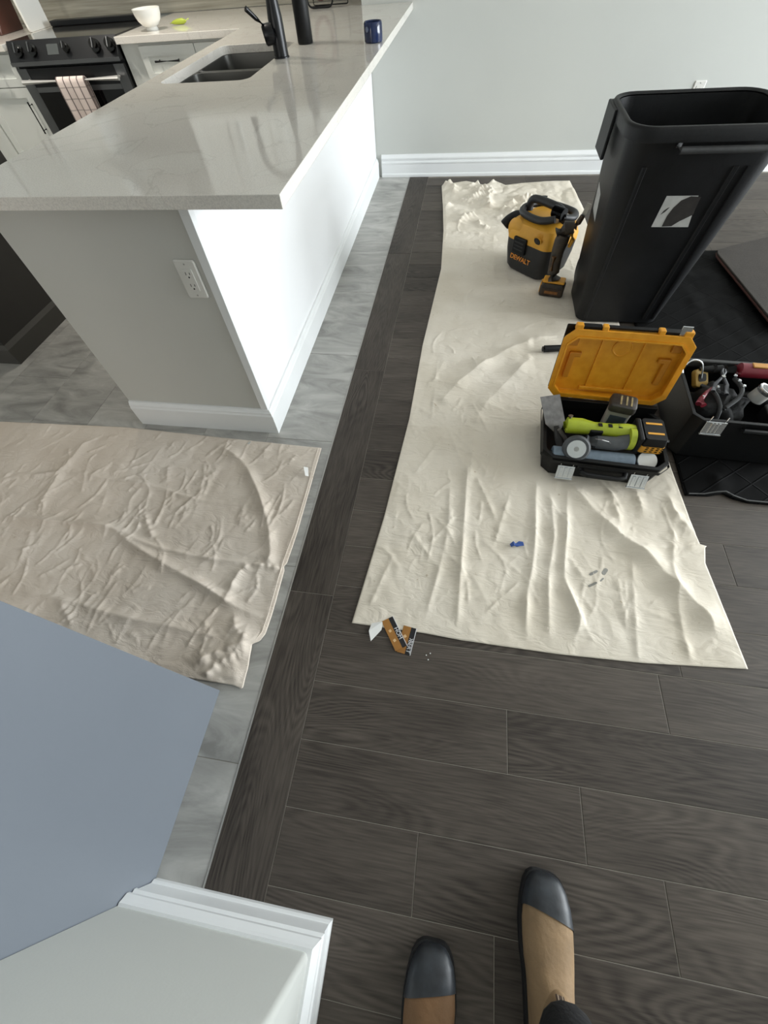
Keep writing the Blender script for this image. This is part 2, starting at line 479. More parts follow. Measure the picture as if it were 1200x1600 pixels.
# baseboards: moulded profile (out, up)
BP = [(0, 0), (.022, 0), (.022, .016), (.0185, .0215), (.0165, .0235), (.0165, .083), (.0195, .088), (.0195, .096), (.0135, .101), (.0135, .110), (.0175, .114), (.0175, .123), (.0095, .136), (.006, .143), (0, .144)]
def baseboard(bm, path, prof=BP):
    """path: (x, y, nx, ny) corners; n is the outward mitre vector at that corner"""
    loops = [[(x + nx_ * o, y + ny_ * o, z) for o, z in prof] for x, y, nx_, ny_ in path]
    loft(bm, loops)
    return bm
bm = B(); baseboard(bm, [(-0.716, YB, 0, -1), (X1, YB, 0, -1)])
struct('baseboard_back', bm, TRIMW)

# near stub wall, seen from above with its two baseboards
SX, SY = -0.172, -0.344
def stub():
    b = B(); r = 0.012
    pts = [(-0.605, -2.99), (-0.605, SY)]
    for k in range(6):
        a = R(90 - 90 * k / 5)
        pts.append((SX - r + r * math.cos(a), SY - r + r * math.sin(a)))
    pts.append((SX, -2.99))
    prism(b, list(reversed(pts)), 0, ZC - .002)
    return b
struct('wall_near', stub(), WALL, smooth=True)
bm = B(); baseboard(bm, [(-0.604, SY, 0, 1), (SX, SY, 1, 1), (SX, -2.98, 1, 0)], [(-.008, 0)] + BP[1:-1] + [(-.008, .1435)])
struct('baseboard_near', bm, TRIMW)

# tall grey cabinet beside the stub wall
t = thing('tall_cabinet', 'tall smooth blue-grey cabinet side standing on tile beside white stub wall', 'cabinet', (-0.607, -0.25, 0))
GREYC = pm('blue_grey_laminate', '70767e', 0.42, var=0.02, scale=3)
bm = B(); box(bm, -0.022, 0, -0.39, 0.365, 0, 2.3); obj('side_panel', bm, GREYC, t, bevel=0.001)
bm = B(); box(bm, -0.75, -0.0225, -0.39, 0.335, 0.1, 2.3); obj('carcass', bm, GREYC, t)
bm = B(); box(bm, -0.75, -0.0225, -0.39, 0.28, 0.0, 0.0995); obj('toe_kick', bm, GREYC, t)
for z0, z1 in ((0.105, 1.2), (1.205, 2.29)):
    bm = B(); box(bm, -0.745, -0.026, 0.3355, 0.355, z0, z1); d = obj('cabinet_door', bm, GREYC, t, bevel=0.002)
    bm = B(); tube(bm, [(-0.70, 0.357, z0 + .45), (-0.70, 0.385, z0 + .45), (-0.70, 0.385, z0 + .6), (-0.70, 0.357, z0 + .6)], 0.005, 8); obj('handle', bm, BLKM, d)

# ------------------------------------------------------------------ peninsula
pen = thing('peninsula_base', 'white panelled peninsula half wall with baseboard under the quartz counter', 'peninsula', (-0.76, 1.21, 0))
bm = B(); box(bm, -0.14, -0.001, 0.004, 2.975, 0, 0.879)
obj('half_wall', bm, WHITE, pen)
bm = B(); box(bm, -0.66, -0.1405, 0.004, 2.975, 0.10, 0.66)
obj('carcass', bm, WHITE, pen)
ENDP = pm('end_panel_grey', 'c4c4be', 0.5, var=0.01)  # a greyer tone than the side panel
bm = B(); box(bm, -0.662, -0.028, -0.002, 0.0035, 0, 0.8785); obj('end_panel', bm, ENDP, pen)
bm = B(); box(bm, -0.0275, 0.0035, -0.007, 0.02, 0, 0.8785); obj('corner_trim', bm, TRIMW, pen, bevel=0.0015)
bm = B(); box(bm, -0.0005, 0.0005, 0.0205, 2.975, 0.11, 0.8785); obj('side_panel', bm, WHITE, pen)
IP = [(0, 0), (.020, 0), (.020, .098), (.016, .106), (.016, .112), (.012, .117), (.008, .126), (0, .127)]
bm = B(); baseboard(bm, [(-0.662, -0.002, 0, -1), (0.0008, -0.002, 1, -1), (0.0008, 2.955, 1, 0)], IP)
obj('baseboard', bm, TRIMW, pen)
for s in range(4):          # cabinet fronts on the kitchen side
    ya = 0.02 + s * 0.59
    bm = B(); box(bm, -0.681, -0.6605, ya, ya + .58, 0.12, 0.86); d = obj('cabinet_door', bm, WHITE, pen, bevel=0.002)
    bm = B(); tube(bm, [(-0.683, ya + .5, .6), (-0.71, ya + .5, .6), (-0.71, ya + .5, .76), (-0.683, ya + .5, .76)], 0.005, 8); obj('handle', bm, BLKM, d)

def outlet(label, loc, rz):
    """plate faces local -Y"""
    o = thing('wall_outlet', label, 'outlet', loc, rz)
    PL = pm('outlet_plastic', 'd9d8d2', 0.35, var=0.01)
    b = B(); lo = rrect(.072, .118, .006, 4); li = rrect(.064, .110, .005, 4)
    loft(b, [[(x, 0, z) for x, z in lo], [(x, -.003, z) for x, z in lo], [(x, -.006, z) for x, z in li]])
    obj('cover_plate', b, PL, o)
    b = B(); lo = rrect(.034, .068, .003, 3)
    loft(b, [[(x, -.0061, z) for x, z in lo], [(x, -.0085, z) for x, z in lo]])
    f = obj('receptacle', b, PL, o)
    DK = pm('slot_dark', '141414', 0.8)
    for zc in (.018, -.018):
        for sx, w, h in ((-.0065, .0022, .009), (.0065, .0022, .007)):
            b = B(); box(b, sx - w / 2, sx + w / 2, -.0088, -.0083, zc + .003 - h / 2, zc + .003 + h / 2); obj('slot', b, DK, f)
        b = B(); cyl(b, (0, -.0088, zc - .008), (0, -.0083, zc - .008), .0028, seg=10); obj('slot', b, DK, f)
    for zc in (.048, -.048):
        b = B(); cyl(b, (0, -.0066, zc), (0, -.0058, zc), .0028, seg=10); obj('screw', b, STEEL, o)
    return o
outlet('white rectangular outlet on the end of the peninsula', (-0.842, 1.2075, 0.669), 0)
outlet('white outlet low on grey wall behind the black bin', (1.505, YB - .0005, 0.435), 0)

# countertop with sink cut-out
def counter():
    b = B(); z = 0.880
    outer = [(-1.452, 1.145), (-0.457, 1.145), (-0.457, YB - .002), (-0.802, YB - .002), (-0.802, YK - .009), (-2.300, YK - .009), (-2.300, 3.60), (-1.452, 3.60)]
    hole = rrect(0.415, 0.78, 0.05, 6, -1.162, 2.715)
    ed = []
    for lp in (outer, hole):
        vs = [b.verts.new((x, y, z)) for x, y in lp]
        ed += [b.edges.new((vs[i], vs[(i + 1) % len(vs)])) for i in range(len(vs))]
    bmesh.ops.triangle_fill(b, use_beauty=True, use_dissolve=False, edges=ed)
    ret = bmesh.ops.extrude_face_region(b, geom=list(b.faces))
    for v in [g for g in ret['geom'] if isinstance(g, bmesh.types.BMVert)]: v.co.z += 0.032
    return b
ct = obj('countertop', counter(), QUARTZ, bevel=0.0018)
tag(ct, 'glossy pale quartz countertop with sink cut-out covering the white peninsula', 'countertop')
CZ = 0.912

# stainless double sink
sk = thing('sink', 'undermount stainless steel double sink set into pale quartz counter', 'sink', (-1.162, 2.715, 0.88))
for yc, hgt in ((-0.205, 0.37), (0.205, 0.37)):
    b = B()
    lo = rrect(.43, hgt + .035, .05, 5, 0, yc); li = rrect(.405, hgt, .045, 5, 0, yc); lb = rrect(.375, hgt - .03, .04, 5, 0, yc)
    loft(b, [[(x, y, -.001) for x, y in lo], [(x, y, -.001) for x, y in li], [(x, y, -.19) for x, y in lb]], cap0=False)
    bs = obj('basin', b, pm('sink_steel', '5d5d5a', 0.36, metal=0.75, var=0.06), sk, smooth=True)
    b = B(); lathe(b, [(.0, -.189), (.04, -.189), (.04, -.186), (.03, -.187), (.0, -.188)], 20, (0, yc, 0)); obj('drain', b, CHROME, bs)

# faucet
fc = thing('faucet', 'matte black gooseneck kitchen faucet with side lever beside the sink', 'faucet', (-0.918, 2.72, CZ))
b = B(); lathe(b, [(.036, 0), (.036, .004), (.033, .006), (.0325, .05), (.032, .12), (.028, .15), (.021, .21), (.018, .24)], 22); obj('faucet_body', b, BLKM, fc, smooth=True)
b = B()
arc = [(0, 0, .24), (0, 0, .34)] + [(-.105 + .105 * math.cos(R(a)), 0, .34 + .105 * math.sin(R(a))) for a in range(15, 181, 15)] + [(-.21, 0, .30)]
tube(b, arc, .0165, 14); obj('spout', b, BLKM, fc, smooth=True)
b = B(); tube(b, [(-.21, 0, .302), (-.21, 0, .22), (-.21, 0, .20)], [.0195, .0205, .017], 14); obj('spray_head', b, BLKM, fc, smooth=True)
b = B(); tube(b, [(-.004, -.012, .078), (-.016, -.016, .077), (-.050, -.030, .074), (-.056, -.032, .073)], [.028, .034, .034, .028], 20); lv = obj('lever_hub', b, BLKM, fc, smooth=True)
b = B(); tube(b, [(-.038, -.028, .095), (-.066, -.06, .126), (-.092, -.092, .158)], [.0085, .008, .0095], 10); obj('lever', b, BLKM, lv, smooth=True)

# black tall bottle-like cylinder, blue jar, wire stand
t = thing('cylinder_bottle', 'tall matte black cylindrical bottle standing on the counter behind faucet', 'bottle', (-0.880, 3.02, CZ))
b = B(); lathe(b, [(.036, 0), (.038, .004), (.038, .22), (.034, .235), (.02, .245)], 24); obj('bottle_body', b, BLK, t, smooth=True)
b = B(); lathe(b, [(.0205, .2455), (.0205, .275), (.017, .28)], 20); obj('cap', b, BLKM, t, smooth=True)

NAVY = pm('navy_glaze', '1b2748', 0.12, var=0.35, scale=30, detail=6)
t = thing('candle_jar', 'short dark blue jar with pale mottled rim by counter edge', 'jar', (-0.516, 2.955, CZ))
b = B(); lathe(b, [(.040, 0), (.044, .004), (.045, .03), (.044, .060), (.041, .066), (.037, .062), (.036, .02), (0, .02)], 28); obj('jar_body', b, NAVY, t, smooth=True)
b = B(); lathe(b, [(.0355, .046), (.0355, .0545), (0, .055)], 24); obj('wax', b, pm('pale_wax', 'c9cbd0', 0.4, var=0.1, scale=40), t)
bm = B(); cyl(bm, (-.022, -.0400, .045), (-.024, -.0425, .045), .009, seg=14); obj('badge', bm, pm('badge_grey', '66718c', 0.3), t)

t = thing('wire_stand', 'black wire frame stand holding a brown ring on the counter', 'stand', (-1.075, 4.17, CZ))
b = B()
fr = [(x, 0, z) for x, z in rrect(.17, .30, .03, 5, 0, .156)]
tube(b, fr + fr[:2], .0055, 8, cap=False); obj('front_frame', b, BLKM, t, smooth=True)
b = B(); fr = [(x, .09, z) for x, z in rrect(.24, .30, .01, 3, .05, .156)]
tube(b, fr + fr[:2], .003, 8, cap=False); obj('rear_frame', b, BLKM, t, smooth=True)
for x in (-.06, .06):
    b = B(); cyl(b, (x, 0, .008), (x, .09, .008), .003, seg=8); obj('cross_wire', b, BLKM, t)
b = B(); rg = [(.062 * math.cos(R(a)), .02, .155 + .115 * math.sin(R(a))) for a in range(0, 361, 12)]
tube(b, rg, .013, 8, cap=False); obj('ring', b, pm('brown_metal', '5a4038', 0.4, var=0.2), t, smooth=True)

# ------------------------------------------------------------------ kitchen wall
bm = B(); box(bm, X0, -0.803, -0.008, 0, CZ + .002, 1.40)
sp = obj('backsplash', bm, splash_mat(), wk, loc=(0, YK - .0005, 0))
CAB = pm('cabinet_paint', 'dcdfdb', 0.42, var=0.01)

def shaker(name, x0, x1, z0, z1, yf, parent, handle=None, frame=.055):
    """door or drawer front; its face is at y = yf, facing -Y"""
    b = B()
    box(b, x0, x1, yf + .008, yf + .02, z0, z1)
    box(b, x0, x1, yf, yf + .0081, z1 - frame, z1); box(b, x0, x1, yf, yf + .0081, z0, z0 + frame)
    box(b, x0, x0 + frame, yf, yf + .0081, z0 + frame, z1 - frame); box(b, x1 - frame, x1, yf, yf + .0081, z0 + frame, z1 - frame)
    d = obj(name, b, CAB, parent)
    if handle:
        (hx, hz), (kx, kz) = handle
        hb = B()
        a = Vector((hx, yf - .032, hz)); c = Vector((kx, yf - .032, kz)); u = (c - a).normalized()
        tube(hb, [a, c], .0055, 10)
        for q in (a + u * .018, c - u * .018): tube(hb, [q, q + Vector((0, .032, 0))], .0048, 8)
        obj('handle', hb, BLKM, d)
    return d

# lower cabinets along the kitchen wall
def base_cab(label, x0, x1, fronts):
    c = thing('base_cabinet', label, 'cabinet', (x0, 3.62, 0))
    w = x1 - x0
    b = B(); box(b, 0, w, .0205, .87, .10, .879); obj('carcass', b, CAB, c)
    b = B(); box(b, 0, w, .07, .87, 0, .0995); obj('toe_kick', b, CAB, c)
    for f in fronts: shaker(f[0], f[1] - x0, f[2] - x0, f[3], f[4], 0, c, tuple((h[0] - x0, h[1]) for h in f[5]) if f[5] else None, f[6] if len(f) > 6 else .055)
    return c
base_cab('white shaker base cabinet right of the stove with short black drawer handle', -2.298, -1.50,
         [('drawer', -2.17, -1.79, .70, .865, ((-2.07, .80), (-1.90, .80)), .045), ('cabinet_door', -2.17, -1.79, .11, .69, None),
          ('drawer', -1.785, -1.505, .70, .865, None, .045), ('cabinet_door', -1.785, -1.505, .11, .69, None)])
base_cab('white base cabinet left of the stove with a long vertical black handle', -3.535, -3.125,
         [('drawer', -3.53, -3.13, .715, .865, ((-3.40, .80), (-3.25, .80)), .04), ('cabinet_door', -3.53, -3.13, .11, .71, ((-3.165, .645), (-3.165, .475)), .05)])
base_cab('white base cabinet at the far left end of the kitchen wall', -4.24, -3.537,
         [('cabinet_door', -4.23, -3.545, .11, .865, ((-3.60, .80), (-3.60, .65)), .05)])
b = B(); box(b, -4.24, -3.123, 3.60, YK - .009, .880, CZ)
tag(obj('counter_slab', b, QUARTZ, bevel=0.0018), 'pale quartz counter slab on white cabinets left of the stove', 'countertop')

# upper cabinets and hood (seen mirrored in the polished counter)
def upper(label, x0, x1, n, z0=1.402, z1=2.35):
    c = thing('upper_cabinet', label, 'cabinet', (x0, 4.17, z0), group=None)
    b = B(); box(b, 0, x1 - x0, .0205, .328, 0, z1 - z0); obj('carcass', b, CAB, c)
    w = (x1 - x0) / n
    for i in range(n):
        hx = i * w + (w - .04 if i % 2 == 0 else .04)
        shaker('cabinet_door', i * w + .002, (i + 1) * w - .002, .003, z1 - z0 - .003, 0, c, ((hx, .05), (hx, .22)))
    return c
upper('white wall cabinet above the counter right of the stove', -2.29, -0.81, 4)
upper('white wall cabinet above the counter left of the stove', -4.24, -3.13, 2)
hd = thing('range_hood', 'brushed steel range hood on the wall above the stove', 'hood', (-2.71, 4.49, 1.62))
b = B(); loft(b, [[(x, y, 0) for x, y in [(-.40, -.45), (.40, -.45), (.40, 0), (-.40, 0)]], [(x, y, .06) for x, y in [(-.40, -.45), (.40, -.45), (.40, 0), (-.40, 0)]], [(x, y, .25) for x, y in [(-.14, -.26), (.14, -.26), (.14, 0), (-.14, 0)]]]); obj('canopy', b, STEEL, hd)
b = B(); box(b, -.139, .139, -.259, 0, .251, 1.02); obj('chimney', b, STEEL, hd)

# stove
SWX0, SWX1 = -3.119, -2.305
st = thing('stove', 'black slide-in electric stove with slanted knob panel between white cabinets', 'stove', ((SWX0 + SWX1) / 2, 3.60, 0))
hw = (SWX1 - SWX0) / 2 - .003
STB = pm('black_steel', '2a2b2d', 0.32, metal=0.6, var=0.1)
STG = pm('grey_steel_trim', '6f7173', 0.33, metal=0.8, var=0.08)
GLS = pm('black_glass', '060607', 0.06, var=0.0)
b = B(); box(b, -hw, hw, .03, .60, .06, .90); obj('stove_body', b, STB, st)
b = B(); box(b, -hw, hw, .045, .60, .9005, .917); obj('cooktop', b, pm('cooktop_glass', '2b2b2a', 0.08, var=0.05), st, bevel=.002)
b = B(); box(b, -hw, hw, .56, .64, .9175, .945); obj('rear_vent', b, BLKM, st, bevel=.004)
b = B()   # slanted control panel
loft(b, [[(x, y, z) for y, z in ((.044, .921), (-.018, .832), (-.018, .815), (.044, .815))] for x in (-hw, hw)])
cp = obj('control_panel', b, STB, st, bevel=.002)
n = Vector((0, -.089, .062)).normalized()      # outward normal of the slanted face
up = Vector((0, .062, .089)).normalized()
cen = Vector((0, .013, .8765))
for kx in (-3.03, -2.925, -2.672, -2.455, -2.347):
    kx -= (SWX0 + SWX1) / 2
    small = abs(kx - (-2.672 - (SWX0 + SWX1) / 2)) < .01
    c0 = cen + Vector((kx, 0, 0)); rr = .021 if small else .030
    b = B(); cyl(b, c0, c0 + n * .008, rr * 1.12, seg=20); cyl(b, c0 + n * .008, c0 + n * .034, rr, rr * .88, 20)
    kn = obj('knob', b, pm('gloss_black', '101010', .12, var=.0), cp, smooth=True)
    b = B(); M = Matrix.Translation(c0 + n * .0345) @ Matrix((Vector((1, 0, 0)), up, n)).transposed().to_4x4()
    box(b, -.003, .003, -rr * .8, rr * .8, 0, .006, M); obj('grip', b, STG, kn)
b = B(); M = Matrix.Translation(cen + Vector((-2.776 - (SWX0 + SWX1) / 2, 0, 0)) + n * .0006) @ Matrix((Vector((1, 0, 0)), up, n)).transposed().to_4x4()
box(b, -.042, .042, -.026, .026, 0, .0008, M); obj('display', b, pm('display_grey', '4c5050', 0.2), cp)
b = B(); box(b, -hw, hw, -.022, -.016, .814, .832); obj('panel_trim', b, STG, cp)
b = B(); box(b, -hw, hw, 0.002, .028, .19, .800); od = obj('oven_door', b, STB, st, bevel=.003)
b = B(); box(b, -hw + .075, hw - .075, -.0008, .0015, .26, .685); obj('door_glass', b, GLS, od)
for (a0, a1, z0, z1) in ((-hw, -hw + .075, .19, .80), (hw - .075, hw, .19, .80), (-hw + .0755, hw - .0755, .6855, .71)):
    b = B(); box(b, a0 + .001, a1 - .001, -.001, .0015, z0, z1); obj('door_trim', b, STG, od)
b = B(); M = Matrix.Identity(4)
tube(b, [(-hw + .04, -.052, .745), (hw - .04, -.052, .745)], .0125, 14)
for x in (-hw + .06, hw - .06): tube(b, [(x, -.052, .745), (x, .002, .745)], .009, 10)
obj('door_handle', b, pm('handle_steel', 'dcdcda', .35, metal=.6, var=.03), od, smooth=True)
for x in (.235, .275):
    b = B(); box(b, x, x + .022, -.0016, -.0009, .60, .625); obj('sticker', b, pm('white_sticker', 'd8d8d8', 0.5), od)
b = B(); box(b, -hw, hw, .004, .028, .065, .185); obj('warming_drawer', b, STB, st, bevel=.003)

def plaid():
    m = bpy.data.materials.new('plaid_towel'); m.use_nodes = True
    nt = m.node_tree; N = nt.nodes; L = nt.links; b = N['Principled BSDF']
    tc = N.new('ShaderNodeTexCoord'); sx = N.new('ShaderNodeSeparateXYZ'); L.new(tc.outputs['Object'], sx.inputs[0])
    def line(sock, per, w):
        a = N.new('ShaderNodeMath'); a.operation = 'PINGPONG'; a.inputs[1].default_value = per / 2; L.new(sock, a.inputs[0])
        c = N.new('ShaderNodeMath'); c.operation = 'LESS_THAN'; c.inputs[1].default_value = w; L.new(a.outputs[0], c.inputs[0]); return c
    l1 = line(sx.outputs['X'], .052, .004); l2 = line(sx.outputs['Z'], .055, .0032)
    mx = N.new('ShaderNodeMath'); mx.operation = 'MAXIMUM'; L.new(l1.outputs[0], mx.inputs[0])
    ml = N.new('ShaderNodeMath'); ml.operation = 'MULTIPLY'; ml.inputs[1].default_value = .45; L.new(l2.outputs[0], ml.inputs[0]); L.new(ml.outputs[0], mx.inputs[1])
    mc = N.new('ShaderNodeMix'); mc.data_type = 'RGBA'; mc.inputs[6].default_value = srgb('ddcfc9'); mc.inputs[7].default_value = srgb('6d605f')
    L.new(mx.outputs[0], mc.inputs[0]); L.new(mc.outputs[2], b.inputs['Base Color']); b.inputs['Roughness'].default_value = .95
    return m
def towel():
    b = B(); prof = [(-.030, .38)] + [(-.034, z) for z in (.46, .54, .62, .70)] + [(-.036, .735), (-.040, .752), (-.052, .761), (-.064, .752), (-.068, .735)] + [(-.070, z) for z in (.70, .66, .62, .58, .54, .50)]
    rows_ = []
    for x in np.linspace(-.108, .108, 19):
        rows_.append([b.verts.new((x, y - (.006 * math.sin(x * 55) + .003 * math.sin(x * 120 + z * 9)) * min(1, max(0, (.745 - z) * 6)) * (1 if y < -.052 else .3), z)) for y, z in prof])
    for a, c in zip(rows_, rows_[1:]):
        for i in range(len(prof) - 1): b.faces.new((a[i], a[i + 1], c[i + 1], c[i]))
    return b
tw = obj('dish_towel', towel(), plaid(), smooth=True, loc=(-2.702, 3.60, 0), ang=80)
md = tw.modifiers.new('thick', 'SOLIDIFY'); md.thickness = .003; md.offset = 1
tag(tw, 'pale pink checked dish towel hung over the oven door handle', 'towel')

# items beside the stove
PORC = pm('white_porcelain', 'e9e8e2', 0.15, var=0.01)
t = thing('bowl', 'white porcelain footed bowl on the counter beside the stove', 'bowl', (-2.105, 3.76, CZ))
b = B(); lathe(b, [(.0, 0), (.036, 0), (.038, .004), (.033, .014), (.050, .022), (.070, .042), (.081, .066), (.085, .090), (.082, .091), (.077, .068), (.064, .046), (.04, .030), (0, .026)], 32); obj('bowl_body', b, PORC, t, smooth=True)
t = thing('green_pepper', 'small yellow-green pepper lying on the counter near white bowl', 'vegetable', (-1.985, 3.90, CZ + .014), R(4))
b = B(); tube(b, [(-.06, .01, -.006), (-.035, .004, -.003), (0, 0, 0), (.035, 0, .001), (.055, 0, .001)], [.003, .008, .0125, .0135, .006], 12); obj('fruit', b, pm('lime_green', 'a9b83c', 0.35, var=0.15), t, smooth=True)
b = B(); tube(b, [(.055, 0, .001), (.066, .004, .006), (.074, .010, .008)], [.004, .003, .003], 8); obj('stem', b, pm('stem_green', 'c5d070', 0.5), t)
t = thing('white_board', 'tall plain white board standing upright beside the stove', 'board', (-3.20, 4.13, CZ))
b = B(); prism(b, rrect(.24, .48, .02, 5, 0, .24), 0, .016, Matrix(((0, 0, 1, 0), (1, 0, 0, 0), (0, 1, 0, 0), (0, 0, 0, 1)))); obj('panel', b, PORC, t, bevel=.003)
b = B(); box(b, -.03, -.001, -.06, .06, 0, .02); obj('foot', b, PORC, t)
t = thing('knife_block', 'dark red-brown wooden block of steel knives left of the stove', 'knife block', (-3.47, 4.10, CZ))
b = B(); loft(b, [[(x, y, z) for y, z in ((-.13, 0), (.12, 0), (.15, .22), (.02, .24))] for x in (-.075, .075)]); obj('block', b, pm('red_brown_wood', '4a2a22', 0.4, var=0.35, scale=5, stretch=(8, 1, 1)), t, bevel=.006)
for i, (x, y) in enumerate(((-.045, .05), (0, .05), (.045, .05), (-.045, .10), (0, .10), (.045, .10))):
    b = B(); tube(b, [(x, y, .225), (x, y - .02, .29), (x, y - .035, .335)], [.009, .011, .009], 8); k = obj('knife_handle', b, pm('tan_handle', 'a58a6c', 0.4, var=0.1) if i % 2 else STEEL, t)

# dark cabinet at the left side of the aisle
DK = pm('charcoal_laminate', '2c2a27', 0.5, var=0.08)
t = thing('dark_cabinet', 'dark charcoal cabinet with plinth standing on the tile across from peninsula', 'cabinet', (-2.362, 1.565, 0))
b = B(); box(b, -.60, -.012, .012, .762, .0, .88); obj('carcass', b, DK, t, bevel=.002)
b = B(); DP = [(0, 0), (.012, 0), (.012, .086), (.0, .108)]
baseboard(b, [(-.60, .012, 0, -1), (-.012, .012, 1, -1), (-.012, .762, 1, 0)], DP); obj('plinth', b, pm('charcoal_trim', '45433f', 0.4, var=.05), t)
b = B(); box(b, -.62, 0.0, 0, .774, .8805, .91); obj('top', b, DK, t, bevel=.002)
for i in range(2):
    b = B(); box(b, -.59 + i * .29, -.31 + i * .29, .765 - .0025, .78, .12, .87); obj('cabinet_door', b, DK, t, bevel=.002)

# ------------------------------------------------------------------ drop cloths
def interp(pts):
    a = np.array(pts, float)
    return lambda s: np.interp(s, a[:, 0], a[:, 1])
def seg_dist(PX, PY, pts):
    """distance to a polyline and the position along it (0..1)"""
    best = np.full(PX.shape, 9.0); tt = np.zeros(PX.shape); n_ = len(pts) - 1
    for i, ((x0, y0), (x1, y1)) in enumerate(zip(pts, pts[1:])):
        dx, dy = x1 - x0, y1 - y0; L2 = dx * dx + dy * dy
        t = np.clip(((PX - x0) * dx + (PY - y0) * dy) / L2, 0, 1)
        d = np.hypot(PX - x0 - t * dx, PY - y0 - t * dy)
        m = d < best; best = np.where(m, d, best); tt = np.where(m, (i + t) / n_, tt)
    return best, tt
def smoothpts(pts):
    if len(pts) < 3: return pts
    return [(p.x, p.y) for p in spline([(x, y, 0) for x, y in pts], 4)]
def nz(PX, PY, s, ph, oct_=3):
    out = np.empty(PX.shape)
    f = out.ravel()
    for i, (x, y) in enumerate(zip(PX.ravel(), PY.ravel())):
        f[i] = noise.fractal(Vector((x * s[0] + ph, y * s[1] - ph, ph)), 1.0, 2.0, oct_)
    return out
def cloth(name, mat, xl, xr, yb, yt, nx_, ny_, ridges, crumple, flats, base=0.003, amp=0.0035, parent=None):
    U, V = np.meshgrid(np.linspace(0, 1, nx_), np.linspace(0, 1, ny_))
    Y = yb(U) * (1 - V) + yt(U) * V
    X = xl(Y) * (1 - U) + xr(Y) * U
    Z = np.full(X.shape, base) + amp * np.abs(nz(X, Y, (4.2, 3.1), 3.3)) + amp * 0.6 * np.abs(nz(X, Y, (14, 9), 8.1, 2))
    for k_, (pts, h, w) in enumerate(ridges):
        sp_ = smoothpts(pts); xs_ = [p[0] for p in sp_]; ys_ = [p[1] for p in sp_]; m_ = w * 6
        sel = (X > min(xs_) - m_) & (X < max(xs_) + m_) & (Y > min(ys_) - m_) & (Y < max(ys_) + m_)
        if not sel.any(): continue
        d, tt = seg_dist(X[sel], Y[sel], sp_)
        fade = np.clip(np.minimum(tt, 1 - tt) * 5 + .12, 0, 1) * (0.75 + 0.35 * np.sin(tt * 9 + k_) * np.sin(tt * 23 + 2 * k_))
        Z[sel] += h * fade * (0.65 * np.exp(-np.abs(d) / (w * .75)) + 0.45 * np.exp(-(d / (w * 1.3)) ** 2))
    for (cx, cy, rx, ry, h, s) in crumple:
        wgt = np.exp(-(((X - cx) / rx) ** 4 + ((Y - cy) / ry) ** 4))
        Z = Z + wgt * h * (np.abs(nz(X, Y, (s, s), 5.7, 3)) + 0.15)
    for (x0, x1, y0, y1, soft) in flats:
        dx = np.maximum(np.maximum(x0 - X, X - x1), 0); dy = np.maximum(np.maximum(y0 - Y, Y - y1), 0)
        k = np.clip(np.hypot(dx, dy) / soft, 0, 1); k = k * k * (3 - 2 * k)
        Z = np.minimum(Z, base + 0.003) * (1 - k) + Z * k
    edge = np.clip(np.minimum(np.minimum(U * nx_, (1 - U) * nx_), np.minimum(V * ny_, (1 - V) * ny_)) / 5.0, 0, 1)
    Z = base + (Z - base) * (0.45 + 0.55 * edge)
    verts = np.stack([X, Y, Z], -1).reshape(-1, 3)
    faces = [(j * nx_ + i, j * nx_ + i + 1, (j + 1) * nx_ + i + 1, (j + 1) * nx_ + i) for j in range(ny_ - 1) for i in range(nx_ - 1)]
    me = bpy.data.meshes.new(name); me.from_pydata(verts.tolist(), [], faces); me.materials.append(mat); me.shade_smooth()
    o = bpy.data.objects.new(name, me); COL.objects.link(o)
    md = o.modifiers.new('thick', 'SOLIDIFY'); md.thickness = 0.0015; md.offset = -1
    return o

C1A = [
  [(0.502, 1.041), (0.569, 0.929), (0.652, 0.815), (0.734, 0.738), (0.804, 0.641), (0.868, 0.551), (0.888, 0.475)],
  [(0.387, 1.04), (0.375, 0.958), (0.355, 0.693), (0.324, 0.53), (0.319, 0.399)],
  [(0.431, 0.999), (0.428, 0.774), (0.398, 0.603), (0.389, 0.397)],
  [(0.497, 1.0), (0.471, 0.779), (0.452, 0.623), (0.484, 0.49), (0.464, 0.407)],
  [(0.11, 1.132), (0.108, 0.814), (0.104, 0.621), (0.102, 0.405)],
  [(-0.173, 1.105), (-0.227, 0.776)],
  [(0.684, 0.718), (0.657, 0.501), (0.644, 0.368)],
  [(0.868, 0.931), (0.813, 0.707), (0.792, 0.495), (0.797, 0.388)],
  [(0.045, 0.976), (0.047, 0.729), (-0.003, 0.414)],
  [(0.936, 0.797), (0.823, 0.782), (0.711, 0.775)],
  [(0.652, 1.022), (0.669, 0.846)], [(0.75, 1.033), (0.755, 0.918)],
  [(0.862, 1.079), (0.868, 0.931), (0.919, 0.845)],
  [(-0.139, 0.634), (-0.195, 0.426)], [(0.142, 1.04), (0.226, 0.827)], [(0.281, 0.965), (0.214, 0.705)],
  [(0.471, 0.707), (0.52, 0.618)], [(0.626, 0.644), (0.625, 0.496)], [(-0.087, 0.744), (0.044, 0.586)]]
C1H = [(.026, .034), (.012, .012), (.011, .013), (.014, .012), (.011, .011), (.006, .01), (.006, .010), (.008, .012), (.006, .011), (.007, .008), (.011, .016), (.012, .016), (.014, .02), (.004, .01), (.006, .01), (.006, .01), (.005, .01), (.004, .009), (.004, .009)]
